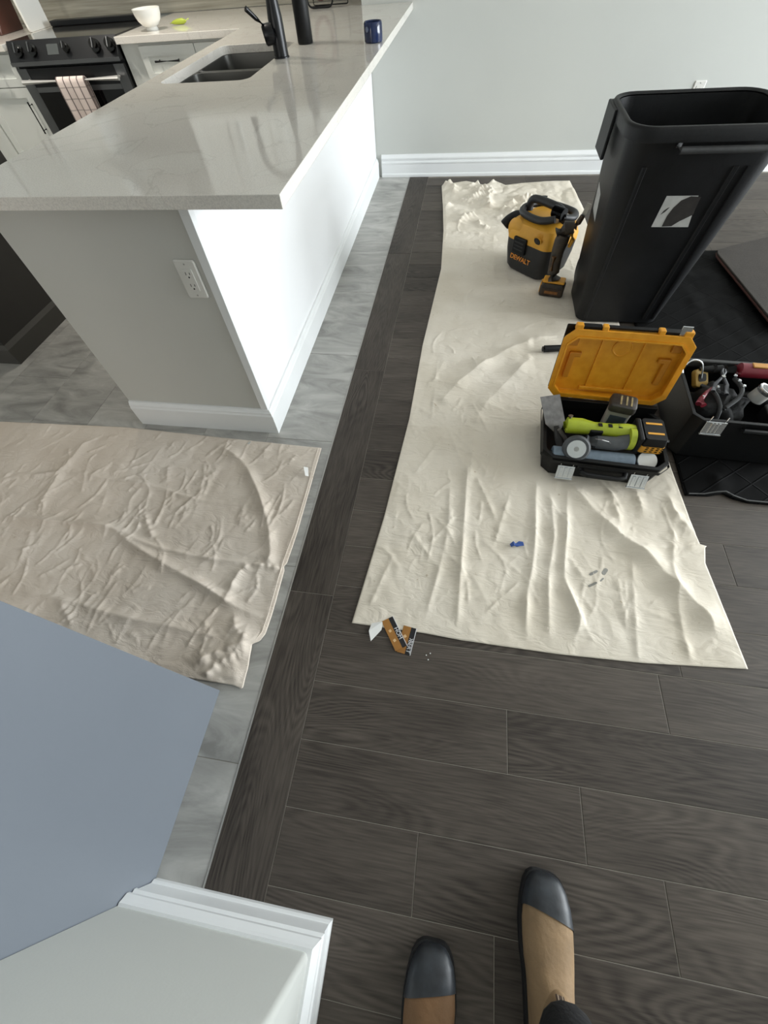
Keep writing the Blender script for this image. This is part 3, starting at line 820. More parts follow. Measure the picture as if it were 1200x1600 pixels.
C1B = [
  [(-0.028, 1.431), (0.037, 1.56), (0.171, 1.737), (0.338, 1.893), (0.545, 2.001)],
  [(0.13, 1.275), (0.166, 1.418), (0.289, 1.628), (0.424, 1.844)],
  [(-0.174, 1.731), (-0.038, 1.723), (0.226, 1.759)], [(-0.147, 2.204), (0.226, 2.189), (0.583, 2.186)],
  [(-0.202, 1.286), (0.013, 1.284)], [(-0.122, 2.93), (0.213, 2.905)], [(0.213, 3.124), (0.214, 2.544)],
  [(-0.107, 3.155), (0.168, 3.124)], [(-0.064, 1.775), (-0.058, 1.299)], [(0.121, 0.97), (0.13, 1.275)],
  [(0.377, 1.05), (0.372, 1.341), (0.365, 1.438)], [(-0.186, 1.448), (-0.053, 1.356)], [(0.014, 1.264), (-0.106, 1.002)],
  [(0.024, 1.265), (0.1, 1.058)], [(-0.087, 1.519), (-0.029, 1.759)]]
C1G = [(.022, .045), (.016, .05), (.004, .010), (.006, .02), (.004, .010), (.006, .012), (.004, .010), (.009, .016), (.003, .009), (.010, .018), (.014, .02), (.003, .01), (.005, .012), (.005, .012), (.003, .012)]
ridges = [(p, h, w) for p, (h, w) in zip(C1A, C1H)] + [(p, h, w) for p, (h, w) in zip(C1B, C1G)]
rg = random.Random(3)
for _ in range(170):      # thin creases left by folding and walking
    x = rg.uniform(-.2, .92); y = rg.uniform(.40, 1.5) if rg.random() < .75 else rg.uniform(1.5, 3.2); a = R(rg.gauss(95, 28)) if rg.random() < .6 else R(rg.uniform(0, 180)); l = rg.uniform(.04, .22); bend = rg.uniform(-.3, .3)
    ridges.append(([(x, y), (x + l * .5 * math.cos(a), y + l * .5 * math.sin(a)), (x + l * math.cos(a + bend), y + l * math.sin(a + bend))], rg.uniform(.0012, .0040), rg.uniform(.003, .007)))
for _ in range(26):       # bunched folds at the far end
    x = rg.uniform(-.17, .45); y = rg.uniform(3.2, 3.95); a = R(rg.uniform(0, 180)); l = rg.uniform(.08, .25); bend = rg.uniform(-.8, .8)
    ridges.append(([(x, y), (x + l * .5 * math.cos(a), y + l * .5 * math.sin(a)), (x + l * math.cos(a + bend), y + l * math.sin(a + bend))], rg.uniform(.012, .030), rg.uniform(.016, .035)))
CL1 = cloth_mat('canvas_cream', 'd9d0c0', 'e4dcce')
xl = interp([(.36, -.242), (.788, -.196), (1.325, -.159), (1.87, -.151), (2.66, -.110), (3.18, -.131), (3.6, -.165), (3.96, -.199), (4.1, -.17)])
xr = interp([(.36, .957), (.389, .951), (.733, .923), (.795, .938), (.802, .945), (.806, .925), (.859, .918), (1.0, .912), (1.3, .897), (1.8, .87), (2.6, .85), (3.3, .835), (3.43, .83), (3.46, .845), (4.03, .792), (4.1, .79)])
yb = interp([(0, .374), (.2, .372), (.3, .365), (.55, .362), (.75, .369), (1, .392)])
yt = interp([(0, 3.94), (.05, 4.00), (.18, 4.05), (.28, 4.00), (.33, 3.93), (.42, 4.03), (.5, 3.95), (.62, 3.99), (.8, 4.02), (1, 4.03)])
c1 = cloth('drop_cloth', CL1, xl, xr, yb, yt, 250, 640, ridges,
           [(.12, 3.65, .42, .38, .025, 4.0), (.55, 3.75, .4, .3, .015, 5.0)],
           [(.36, .86, 1.04, 1.40, .05), (.24, .70, 2.50, 3.0, .08), (.44, .68, 2.32, 2.52, .05), (.60, .99, 2.08, 2.52, .06), (.42, .80, 1.80, 1.92, .04)])
tag(c1, 'long cream canvas drop cloth on dark plank floor with open toolbox on it', 'drop cloth')
# paint marks dried on the cloth
SM = pm('grey_paint_mark', '8b8a84', 0.8, var=0.1)
for (x, y, a, l, w) in ((.550, .650, 35, .036, .012), (.588, .660, 55, .030, .018), (.541, .606, 32, .034, .011), (.574, .628, 45, .020, .007)):
    b = B(); ca, sa = math.cos(R(a)), math.sin(R(a))
    pts = []
    for k in range(12):
        t_ = 2 * math.pi * k / 12; px, py = l / 2 * math.cos(t_), w / 2 * math.sin(t_) * (1 + .3 * math.cos(2 * t_))
        pts.append((x + px * ca - py * sa, y + px * sa + py * ca))
    prism(b, pts, .003, .0105); s = obj('paint_mark', b, SM, c1)
    sw = s.modifiers.new('wrap', 'SHRINKWRAP'); sw.target = c1; sw.wrap_method = 'PROJECT'; sw.use_project_z = True; sw.use_negative_direction = True; sw.use_positive_direction = True; sw.offset = .0008

C2R = [
  ([(-0.994, 1.09), (-0.852, 1.005), (-0.76, 0.902), (-0.68, 0.785), (-0.622, 0.677), (-0.585, 0.575), (-0.602, 0.544)], .020, .020),
  ([(-1.95, .628), (-1.771, 0.624), (-1.561, 0.62), (-1.425, 0.625), (-1.262, 0.622), (-1.148, 0.567), (-0.963, 0.495), (-0.782, 0.43), (-0.647, 0.376), (-0.539, 0.351)], .017, .016),
  ([(-1.239, 0.624), (-1.093, 0.573), (-0.932, 0.55), (-0.783, 0.539), (-0.655, 0.544)], .010, .010),
  ([(-1.931, 0.833), (-1.75, 0.836), (-1.617, 0.866), (-1.392, 0.851), (-1.188, 0.835), (-0.981, 0.793), (-0.75, 0.784)], .009, .012),
  ([(-1.629, 1.089), (-1.644, 0.886), (-1.639, 0.795), (-1.63, 0.674)], .010, .018),
  ([(-1.468, 0.333), (-1.254, 0.318), (-1.077, 0.296), (-0.903, 0.284), (-0.657, 0.27)], .009, .016),
  ([(-0.653, 0.538), (-0.681, 0.496), (-0.689, 0.421), (-0.685, 0.381)], .014, .014),
  ([(-0.65, 0.356), (-0.616, 0.303), (-0.562, 0.274)], .010, .014),
  ([(-1.16, 0.705), (-1.112, 0.645), (-1.071, 0.6)], .011, .012),
  ([(-0.723, 0.173), (-0.64, 0.228), (-0.549, 0.267)], .016, .018),
  ([(-0.671, 0.139), (-0.628, 0.195), (-0.574, 0.228)], .012, .012),
  ([(-1.29, 0.314), (-1.191, 0.237)], .009, .014), ([(-1.173, 0.95), (-1.138, 0.862)], .006, .012),
  ([(-1.01, 0.861), (-0.943, 0.942)], .005, .012), ([(-0.653, 0.538), (-0.524, 0.532)], .009, .010),
  ([(-0.775, 1.10), (-0.757, 1.023)], .005, .014), ([(-0.759, 0.777), (-0.75, 0.687)], .004, .010)]
rg = random.Random(11)
for _ in range(210):
    x = rg.uniform(-2.0, -.58); y = rg.uniform(.17, 1.08); a = R(rg.gauss(75, 24)); l = rg.uniform(.04, .20); bend = rg.uniform(-.4, .4)
    C2R.append(([(x, y), (x + l * .5 * math.cos(a), y + l * .5 * math.sin(a)), (x + l * math.cos(a + bend), y + l * math.sin(a + bend))], rg.uniform(.0015, .0048), rg.uniform(.0035, .008)))
CL2 = cloth_mat('canvas_beige', 'd2c6b8', 'ddd3c7')
c2 = cloth('drop_cloth', CL2, interp([(0, -2.30), (1.2, -2.30)]),
           interp([(.12, -.560), (.131, -.536), (.20, -.540), (.262, -.549), (.275, -.528), (.30, -.517), (.367, -.515), (.53, -.519), (.545, -.525), (.56, -.518), (.694, -.514), (1.116, -.521), (1.2, -.522)]),
           interp([(0, .135), (.98, .135), (1, .128)]), interp([(0, 1.128), (.45, 1.155), (.8, 1.13), (1, 1.117)]),
           400, 240, C2R, [(-.62, .22, .12, .09, .015, 9.0)], [], amp=0.004)
tag(c2, 'beige wrinkled canvas drop cloth lying on grey tile before the peninsula', 'drop cloth')
b = B(); tube(b, [(x - .012, y, .0065 + h) for x, y, h in ((-.523, 1.11, 0), (-.516, .9, 0), (-.514, .69, .001), (-.520, .56, .002), (-.519, .5, .002), (-.515, .37, .002), (-.517, .305, .003), (-.530, .276, .004))], .0016, 6)
obj('hem', b, CL2, c2)
PAP = pm('white_paper', 'e2e2df', 0.7, var=0.03)
def scrap(name, label, pts, z, cat='paper scrap', mat=PAP, loc=(0, 0, 0), th=.0006):
    b = B(); lo = [(x, y, h) for x, y, h in pts]
    loft(b, [lo, [(x, y, h + th) for x, y, h in pts]])
    o = obj(name, b, mat, loc=(loc[0], loc[1], z)); return tag(o, label, cat)
scrap('paper_scrap', 'small folded white paper scrap on beige cloth near its hem', [(-.012, .022, .012), (.004, .026, .004), (.018, -.018, .002), (.006, -.022, .010)], .012, loc=(-.552, .968))
scrap('paper_scrap', 'tiny white paper curl on beige cloth close to the peninsula', [(-.010, -.006, 0), (.004, -.010, .004), (.010, .006, .008), (-.004, .004, .004)], .010, loc=(-.85, 1.108))
b = B()
tp = [(-.024, -.006, .002), (-.012, .004, .006), (-.004, -.004, .003), (.008, .004, .007), (.024, .004, .003), (.026, -.010, .002), (.010, -.014, .005), (.0, -.016, .002), (-.010, -.014, .006), (-.020, -.018, .003)]
loft(b, [tp, [(x * .96, y, z + .002) for x, y, z in tp]])
tag(obj('tape_scrap', b, pm('blue_tape', '2f4f93', 0.6, var=0.15), loc=(.296, .734, .010), rot=(0, 0, R(4))), 'crumpled scrap of blue painter tape on the cream drop cloth', 'tape')

# printed strap and paper under the cloth edge
ORG = pm('orange_print', '9a6a2e', 0.5, var=0.1, scale=40); PBK = pm('print_black', '17171b', 0.5); WHT = pm('print_white', 'dcdde0', 0.5)
sl = thing('printed_strap', 'folded orange and black printed label strap poking from under cream cloth', 'label strap', (-.081, .303, .001))
def strap(a, b_, w, text, flip):
    a = Vector(a); b_ = Vector(b_); d = (b_ - a); l = d.length; ang = math.atan2(d.y, d.x)
    M = Matrix.Translation(a) @ Matrix.Rotation(ang, 4, 'Z') @ Matrix.Rotation(-math.asin(d.z / l), 4, 'Y')
    s = -1 if flip else 1
    bb = B(); box(bb, 0, l, min(0, s * w * .58), max(0, s * w * .58), 0, .0008, M); o = obj('orange_band', bb, ORG, sl)
    bb = B(); box(bb, 0, l, min(s * w * .585, s * w * .95), max(s * w * .585, s * w * .95), 0, .0008, M); k = obj('black_band', bb, PBK, sl)
    bb = B(); box(bb, 0, l, min(s * w * .955, s * w), max(s * w * .955, s * w), 0, .0009, M); obj('white_edge', bb, WHT, sl)
    t_ = lettering('lettering', text, w * .42, WHT, k, M @ Vector((l * .45, s * w * .77, .0012)), (0, 0, ang + (math.pi if flip else 0)), .0002)
    for q in (.3, .62):
        bb = B(); c = M @ Vector((l * q, s * w * .29, .0011)); r_ = w * .14
        prism(bb, [(c.x + r_, c.y), (c.x, c.y + r_), (c.x - r_, c.y), (c.x, c.y - r_)], c.z - .0003, c.z + .0003); obj('diamond', bb, pm('print_cream', 'd9b98a', .5), o)
strap((0, 0, 0), (.012, .085, .004), .044, 'ROBERT', True)
strap((-.004, 0, .003), (-.062, .088, .003), .042, 'HOM', True)
scrap('paper_scrap', 'white folded paper tag sticking out beside the orange strap', [(-.020, .030, .002), (.016, .040, .003), (.016, .012, .004), (-.012, -.030, .010), (-.024, .002, .008)], .001, loc=(-.155, .352))
for i, (x, y) in enumerate(((.012, .305), (.024, .312), (.019, .292))):
    b = B(); lathe(b, [(.0008, 0), (.0022, .001), (.0016, .003), (.0004, .0035)], 6)
    tag(obj('crumb', b, PAP, loc=(x, y, .0004)), 'tiny white drywall crumb on dark planks beside the strap', 'crumb', 'white crumbs on the floor')

# ------------------------------------------------------------------ black mat and carpet piece
def quilt_mat():
    m = pm('black_mat', '070707', 0.9, var=0.3, scale=25, spec=0.1)
    nt = m.node_tree; N = nt.nodes; L = nt.links; b = N['Principled BSDF']
    tc = N.new('ShaderNodeTexCoord'); mp = N.new('ShaderNodeMapping'); mp.inputs['Rotation'].default_value = (0, 0, R(52)); L.new(tc.outputs['Object'], mp.inputs[0])
    sp_ = N.new('ShaderNodeSeparateXYZ'); L.new(mp.outputs[0], sp_.inputs[0])
    hs = []
    for k in ('X', 'Y'):
        p = N.new('ShaderNodeMath'); p.operation = 'PINGPONG'; p.inputs[1].default_value = (.035 if k == 'X' else .16); L.new(sp_.outputs[k], p.inputs[0]); hs.append(p)
    mn = N.new('ShaderNodeMath'); mn.operation = 'MINIMUM'; L.new(hs[0].outputs[0], mn.inputs[0]); L.new(hs[1].outputs[0], mn.inputs[1])
    mr = N.new('ShaderNodeMapRange'); mr.inputs['From Max'].default_value = .004; mr.inputs['To Min'].default_value = 1; mr.inputs['To Max'].default_value = 0; L.new(mn.outputs[0], mr.inputs[0])
    bp = N.new('ShaderNodeBump'); bp.inputs['Strength'].default_value = .8; bp.inputs['Distance'].default_value = .003
    L.new(mr.outputs[0], bp.inputs['Height']); L.new(bp.outputs[0], b.inputs['Normal'])
    return m
QM = quilt_mat()
mt = cloth('floor_mat', QM, interp([(1.0, .925), (2.2, .94), (2.95, .97)]), interp([(1, 2.25), (3, 2.25)]),
           interp([(0, 1.018), (.06, 1.022), (.10, 1.038), (.125, 1.018), (.16, 1.005), (1, 1.0)]), interp([(0, 2.86), (.4, 2.92), (1, 2.9)]), 120, 130,
           [([(1.05, 1.03), (1.06, 1.2)], .014, .03)], [(1.7, 2.5, .7, .5, .012, 5.0)], [(.86, 1.40, 1.15, 1.58, .06), (.6, 1.2, 2.05, 2.6, .08)], base=.006, amp=.004)
tag(mt, 'black quilted floor mat under the second toolbox beside the cream cloth', 'mat')
mt.modifiers['thick'].thickness = .005
b = B(); tube(b, [(x, y, z) for x, y, z in ((.935, 1.022, .012), (.99, 1.026, .013), (1.03, 1.034, .021), (1.06, 1.036, .024), (1.085, 1.024, .018), (1.13, 1.010, .013), (1.4, 1.006, .012), (2.2, 1.004, .012))], .0028, 6)
obj('piping', b, pm('grey_piping', '4a4b4a', .7), mt, smooth=True)
TAU = pm('taupe_carpet', '332e29', 0.95, var=0.12, scale=14, bump=.4, bscale=300); RED = pm('red_brown_backing', '54322b', 0.8, var=0.15)
t = thing('carpet_piece', 'taupe carpet piece with reddish-brown backing lying on black mat', 'carpet', (1.62, 2.5, .028), R(0))
pl = [(-.055, -.42), (.62, -.60), (.62, .60), (.22, .52), (-.02, .40), (-.115, .345), (-.125, .30)]
b = B(); prism(b, [(x - .004, y - .012) for x, y in pl], 0, .006); obj('backing', b, RED, t)
b = B(); prism(b, pl, .0062, .016); obj('pile', b, TAU, t, bevel=.004)

# ------------------------------------------------------------------ black wheeled bin
BIN = pm('bin_plastic', '08090a', 0.48, spec=0.32, var=0.35, scale=7, col2='17181a', detail=8, bump=.06, bscale=120)
bn = thing('waste_bin', 'tall open black plastic waste bin with torn white sticker', 'bin', (.842, 2.29, .0125))
def bin_sec(t_):
    w = .395 + (.555 - .395) * t_; d = .33 + (.445 - .33) * t_
    return w, d, .05 + .035 * t_, .012 * t_, -.03 * t_
Hb = .775
b = B(); loops = []
for t_ in np.linspace(0, 1, 9):
    w, d, r_, cx, cy = bin_sec(t_); loops.append([(x, y, t_ * Hb) for x, y in rrect(w, d, r_, 6, cx, cy)])
for t_ in np.linspace(1, .02, 9):
    w, d, r_, cx, cy = bin_sec(t_); loops.append([(x, y, max(t_ * Hb, .012)) for x, y in rrect(w - .012, d - .012, r_ - .005, 6, cx, cy)])
loft(b, loops); obj('bin_body', b, BIN, bn, smooth=True)
b = B(); w, d, r_, cx, cy = bin_sec(1)
ring = []
for (o, z) in ((.003, Hb - .035), (.014, Hb - .032), (.016, Hb + .002), (.012, Hb + .010), (.002, Hb + .012), (-.006, Hb + .004)):
    ring.append([(x, y, z) for x, y in rrect(w + 2 * o, d + 2 * o, r_ + o, 6, cx, cy)])
loft(b, ring, False, False); obj('rim', b, BIN, bn, smooth=True, ang=60)
fy = lambda z: -.165 - (.0875 * z / Hb)     # front face y at height z
b = B(); tube(b, [(-.095, fy(.735) - .012, .735), (-.09, fy(.735) - .030, .725), (.19, fy(.735) - .030, .725), (.195, fy(.735) - .012, .735)], .011, 10); obj('front_handle', b, pm('worn_grey_plastic', '3b3c3d', .6, var=.3, scale=30), bn, smooth=True)
b = B(); box(b, -.291, -.277, .0, .16, .62, .775); box(b, -.281, -.262, .0, .16, .745, .775); obj('side_handle', b, BIN, bn, bevel=.004)
for x0, wd in ((-.16, .02), (.125, .022), (.165, .012)):     # vertical ribs of the front
    b = B(); loft(b, [[(x0 + (.02 if x0 > 0 else -.02) * q + sx * wd / 2, fy(Hb * q) - sy, Hb * q) for sx, sy in ((-1, -.002), (1, -.002), (.5, .006), (-.5, .006))] for q in (.03, .5, .86)]); obj('rib', b, BIN, bn)
b = B(); zs = (.458, .572)
M = None
def onfront(pts, off, th, mat, name, par):
    bb = B(); loft(bb, [[(x, fy(z) - off, z) for x, z in pts], [(x, fy(z) - off - th, z) for x, z in pts]]); return obj(name, bb, mat, par)
stk = onfront([(-.052, zs[0]), (.092, zs[0]), (.066, zs[1]), (-.050, zs[1])], .0005, .0006, pm('sticker_paper', 'b3b3b0', .7, var=.12, scale=30), 'sticker', bn)
onfront([(-.012, .460), (.025, .462), (.045, .480), (.085, .505), (.080, .530), (.078, .568), (.040, .5705), (.012, .556), (-.004, .530), (-.012, .500)], .0012, .0005, pm('torn_dark', '2b2724', .8, var=.3, scale=30), 'torn_patch', stk)
onfront([(-.040, .505), (-.028, .515), (-.018, .532), (-.024, .530), (-.034, .520)], .0012, .0004, MATS['torn_dark'], 'torn_patch', stk)
bb = B(); sxl = lambda z: -.1975 - .068 * z / Hb
loft(bb, [[(sxl(z) - o, y, z) for y, z in ((-.02, .40), (.075, .42), (.08, .52), (.0, .50))] for o in (.0006, .0014)]); obj('scuffed_label', bb, MATS['sticker_paper'], bn)
for (y, z0, z1) in ((.02, .52, .70), (-.05, .50, .68)):
    bb = B(); loft(bb, [[(sxl(z) + .0075 + o, y + q, z) for z, q in ((z0, -.003), (z0, .003), (z1, .003), (z1, -.003))] for o in (0, .001)]); obj('paint_drip', bb, pm('pale_drip', 'b7b3ac', .6), bn)
b = B(); cyl(b, (-.14, .225, .067), (.14, .225, .067), .010, seg=12); ax = obj('axle', b, STEEL, bn)
for s in (-1, 1):
    b = B(); x = s * .155
    tube(b, [(x - .018, .225, .067), (x - .016, .225, .067), (x + .016, .225, .067), (x + .018, .225, .067)], [.055, .066, .066, .055], 24); obj('wheel', b, BLK, bn, smooth=True)

# ------------------------------------------------------------------ open toolbox with orange lid
ORL = pm('orange_lid_plastic', 'dd9418', 0.4, var=0.10, scale=30, col2='eba528')
tb = thing('toolbox', 'open black toolbox with orange lid standing on the cream cloth', 'toolbox', (.614, 1.205, .0085), R(-4))
OUT = chamf(-.222, .222, -.155, .155, .035); INN = chamf(-.208, .208, -.140, .142, .03); OBT = chamf(-.205, .205, -.145, .15, .03)
b = B(); tray(b, OUT, INN, .0, .104, .012, OBT); obj('base_tray', b, BLK, tb, bevel=.002)
b = B(); loft(b, [[(x, y, z) for x, y in chamf(-.227, .227, -.160, .158, .036)] for z in (.080, .094)], False, False)
obj('rim_band', b, BLK, tb)
for x in (-.125, .135):
    b = B()
    M = Matrix.Translation((x, -.168, .045)) @ Matrix.Rotation(R(-24), 4, 'X')
    box(b, -.031, .031, -.003, .003, -.026, .026, M)
    for q in (-.018, 0, .018): box(b, q - .005, q + .005, -.0065, -.003, -.022, .020, M)
    box(b, -.033, .033, -.007, .003, -.030, -.0255, M)
    lt = obj('latch', b, CHROME, tb, bevel=.0012)
    for q in (-.022, .022):
        b = B(); tube(b, [M @ Vector((q, 0, .026)), M @ Vector((q, -.004, .036)), M @ Vector((q + .004, .006, .044))], .0016, 6); obj('wire_catch', b, CHROME, lt)
b = B(); tube(b, [(-.075, -.150, .07), (-.07, -.176, .062), (-.05, -.182, .058), (.06, -.182, .058), (.08, -.176, .062), (.085, -.150, .07)], .010, 10); obj('carry_handle', b, BLK, tb, smooth=True)
b = B(); box(b, -.09, .10, -.1615, -.150, .060, .080); obj('handle_recess', b, BLK, tb, bevel=.003)
b = B(); box(b, -.205, .205, .140, .158, .085, .130); obj('hinge_bar', b, BLK, tb, bevel=.002)
# lid: tray modelled flat, then stood up on its hinge
LM = Matrix.Translation((0, .160, .118)) @ Matrix.Rotation(R(83), 4, 'X')
def lid_part(name, bb, mat, par, **k):
    for v in bb.verts: v.co = LM @ v.co
    return obj(name, bb, mat, par, **k)
b = B(); LO = chamf(-.222, .222, .008, .288, .034); LI = chamf(-.204, .204, .024, .262, .03)
tray(b, LO, LI, -.045, 0, -.036, chamf(-.208, .208, .020, .276, .034)); lid = lid_part('lid', b, ORL, tb, bevel=.002)
b = B(); tray(b, chamf(-.205, .205, .023, .263, .03), chamf(-.199, .199, .029, .257, .028), -.037, .004, -.004 - .001)
bmesh.ops.delete(b, geom=[f for f in b.faces if len(f.verts) == 8], context='FACES'); lid_part('lid_lip', b, ORL, lid)
for x in (-.075, .070):
    b = B(); box(b, x - .003, x + .003, .03, .252, -.036, -.028); lid_part('rib', b, ORL, lid)
for s in (-1, 1):       # raised bracket shapes
    b = B()
    pts = [(s * .178, .085), (s * .178, .190), (s * .135, .190), (s * .135, .172), (s * .156, .172), (s * .156, .085)]
    prism(b, pts if s < 0 else list(reversed(pts)), -.036, -.020); lid_part('bracket', b, pm('dark_orange_plastic', 'bd7a14', .45, var=.1), lid, bevel=.003)
    b = B(); box(b, min(s * .195, s * .16), max(s * .195, s * .16), .215, .245, -.036, -.022); lid_part('bracket', b, MATS['dark_orange_plastic'], lid, bevel=.003)
b = B(); lathe(b, [(.034, -.036), (.034, -.032), (.030, -.031), (.028, -.033), (0, -.033)], 24, (0, .215, 0)); lid_part('emblem', b, ORL, lid)
b = B(); box(b, -.10, .10, .035, .050, -.036, -.024); lid_part('rib', b, ORL, lid, bevel=.003)
for x0, x1 in ((-.19, -.165), (-.10, -.08), (.085, .105), (.165, .195)):
    b = B(); box(b, x0, x1, .280, .302, -.03, -.002); lid_part('hook', b, ORL, lid, bevel=.003)
b = B(); box(b, -.165, -.10, .284, .294, -.04, -.012); box(b, -.075, .085, .286, .293, -.04, -.02); box(b, .105, .165, .284, .294, -.04, -.012); lid_part('seal_strip', b, BLK, lid)
b = B(); box(b, -.214, .214, .02, .284, -.053, -.0455); lid_part('back_shell', b, BLK, lid, bevel=.004)
b = B(); box(b, .150, .182, .288, .318, -.012, -.007); lid_part('catch_plate', b, CHROME, lid)
for x in (-.15, -.09, 0, .09, .15):
    b = B(); box(b, x - .02, x + .02, -.004, .010, -.02, -.002); lid_part('hinge', b, BLK, lid)

def local(x, y):      # world floor coordinates into toolbox coordinates
    p = Matrix.Rotation(R(4), 2) @ Vector((x - .614, y - 1.205)); return p.x, p.y
def in_box(name, label, cat, x, y, z, rz=0):
    return thing(name, label, cat, (x, y, z), rz)
# scraper
s = in_box('scraper', 'wide grey steel scraper leaning in the corner of the toolbox', 'scraper', .440, 1.185, .06, 0)
a, c = Vector((.030, -.07, 0.0)), Vector((-.035, .135, .125)); u = (c - a).normalized(); sd = Vector((.85, .40, .0)); sd = (sd - u * sd.dot(u)).normalized(); nn = u.cross(sd)
M = Matrix.Translation(a) @ Matrix((sd, u, nn)).transposed().to_4x4()
L_ = (c - a).length
b = B(); prism(b, [(-.014, L_ * .42), (.014, L_ * .42), (.041, L_ * .56), (.041, L_ * 1.0), (-.041, L_ * 1.0), (-.041, L_ * .56)], -.0012, .0012, M); obj('blade', b, pm('worn_steel', '6d6c6b', .45, metal=.7, var=.25, scale=40), s)
b = B(); tube(b, [a, a + u * L_ * .3, a + u * L_ * .5], [.012, .014, .010], 12); obj('handle', b, pm('grey_rubber', '3c3a39', .7), s, smooth=True)
b = B(); tube(b, [(-.052, -.035, .012), (-.022, .0, .075), (-.006, .03, .11)], [.007, .008, .008], 10)
tag(obj('chisel', b, pm('dusty_grey_handle', '6a655f', .7), loc=(.470, 1.195, .03), smooth=True, rot=(0, 0, R(100))), 'slim grey chisel handle in the toolbox beside the scraper', 'chisel')
# blue roll
b = B(); lo = []
for x in (-.145, -.143, .143, .145):
    e = .92 if abs(x) > .144 else 1
    lo.append([(x, .030 * e * math.cos(q), .030 * e * math.sin(q)) for q in [2 * math.pi * k / 20 for k in range(20)]])
loft(b, lo); o = obj('sleeve', b, pm('blue_foam', '74828f', .8, var=.12, scale=60), None, smooth=True)
rl = in_box('blue_roll', 'dusty pale blue roll lying along the front of the toolbox', 'roll', .566, 1.094, .092, R(-3)); o.parent = rl
b = B(); cyl(b, (-.1455, 0, 0), (-.147, 0, 0), .012, seg=12); obj('core', b, pm('core_dark', '2a2a2c', .8), rl)
# white tape roll
tr = in_box('tape_roll', 'round white tape roll in black holder at the toolbox corner', 'tape', .764, 1.104, .080, 0)
TM = Matrix.Rotation(R(30), 4, 'X')
for nm, prof, mt_ in (('tape', [(.018, .020), (.034, .020), (.034, -.010), (.018, -.010)], PORC), ('holder', [(.0345, .012), (.040, .010), (.040, -.016), (.0345, -.016)], BLK), ('hub', [(.0, .016), (.0175, .018), (.0175, -.01), (0, -.01)], PORC)):
    b = B(); lathe(b, prof, 28)
    for v in b.verts: v.co = TM @ v.co
    obj(nm, b, mt_, tr, smooth=True)
# grey container with a battery pack on top
gb = in_box('battery_pack', 'grey battery pack with black worn top standing in the toolbox', 'battery', .668, 1.285, .022, R(-14))
b = B(); loft(b, [[(x, y, z) for x, y in rrect(w, d, .012, 4)] for w, d, z in ((.078, .06, 0), (.082, .064, .13), (.086, .068, .155))]); bd = obj('case', b, pm('dusty_grey_plastic', 'a8a59d', .6, var=.1, scale=30), gb, smooth=True)
b = B(); box(b, -.03, .03, -.0345, -.030, .085, .138); obj('dark_panel', b, pm('slate_panel', '4c5560', .5, var=.1), bd, bevel=.004)
b = B(); loft(b, [[(x, y, z) for x, y in rrect(w, d, .014, 4)] for w, d, z in ((.092, .074, .1555), (.096, .078, .165), (.092, .074, .184), (.082, .064, .188))]); tp_ = obj('top_cap', b, pm('worn_black_cap', '3a3632', .5, var=.4, scale=35), gb, smooth=True)
for x in (-.015, .005, .022):
    b = B(); box(b, x, x + .006, -.026, .024, .1881, .1893); obj('label_stripe', b, pm('worn_cream_print', '9a8a62', .6, var=.4, scale=60), tp_)

# lime-green cutter
LIME = pm('lime_plastic', 'a3b02a', 0.42, var=0.12, scale=25); DGR = pm('dark_grey_rubber', '4a4d50', 0.6, var=0.2, scale=30)
gt = in_box('power_cutter', 'lime green cordless cutting tool with yellow battery lying in toolbox', 'power tool', .588, 1.172, .156, R(-2))
b = B(); tube(b, [(-.135, .012, .0), (-.125, .012, .004), (-.075, .010, .006), (-.03, .006, .004), (.03, .004, .004), (.085, .004, .002), (.118, .004, 0)], [.018, .030, .030, .024, .025, .031, .030], 16); bd = obj('housing', b, LIME, gt, smooth=True)
b = B(); box(b, -.045, .0, -.024, -.014, -.012, .018); obj('dark_panel', b, BLK, bd, bevel=.003)
for x in (-.02, .015, .05):
    b = B(); box(b, x, x + .014, -.006, .010, .0285, .0300); obj('vent', b, BLK, bd)
b = B(); tube(b, [(-.055, -.040, -.012), (-.02, -.045, -.014), (.05, -.045, -.014), (.10, -.030, -.008)], [.020, .024, .026, .030], 14); obj('grip', b, DGR, gt, smooth=True)
b = B(); lathe(b, [(.0, 0), (.042, 0), (.049, .006), (.049, .022), (.042, .030), (.0, .030)], 28)
M = Matrix.Translation((-.085, -.066, -.034)) @ Matrix.Rotation(R(-14), 4, 'Y') @ Matrix.Rotation(R(50), 4, 'X')
for v in b.verts: v.co = M @ v.co
hd_ = obj('disc_guard', b, DGR, gt, smooth=True)
for r0, r1, mt_, zz in ((.027, .033, CHROME, .0305), (.014, .019, CHROME, .0306), (.0, .009, STEEL, .031)):
    b = B(); lathe(b, [(r0, zz - .001), (r1, zz - .001), (r1, zz + .0012), (r0, zz + .0012)], 24)
    for v in b.verts: v.co = M @ v.co
    obj('ring', b, mt_, hd_)
b = B(); tube(b, [(-.118, .022, .020), (-.120, .026, .040)], [.008, .009], 12); obj('chuck', b, pm('dull_metal', '8a8983', .4, metal=.8), gt, smooth=True)
b = B(); lathe(b, [(.028, -.012), (.041, -.010), (.041, .010), (.028, .012)], 24)
M = Matrix.Translation((.100, -.022, -.005)) @ Matrix.Rotation(R(90), 4, 'Y')
for v in b.verts: v.co = M @ v.co
obj('collar', b, LIME, gt, smooth=True)
b = B(); tube(b, [(-.03, -.055, .012), (-.01, -.066, .020), (.015, -.066, .014), (.025, -.064, .004)], .0015, 6); obj('wire', b, CHROME, gt)
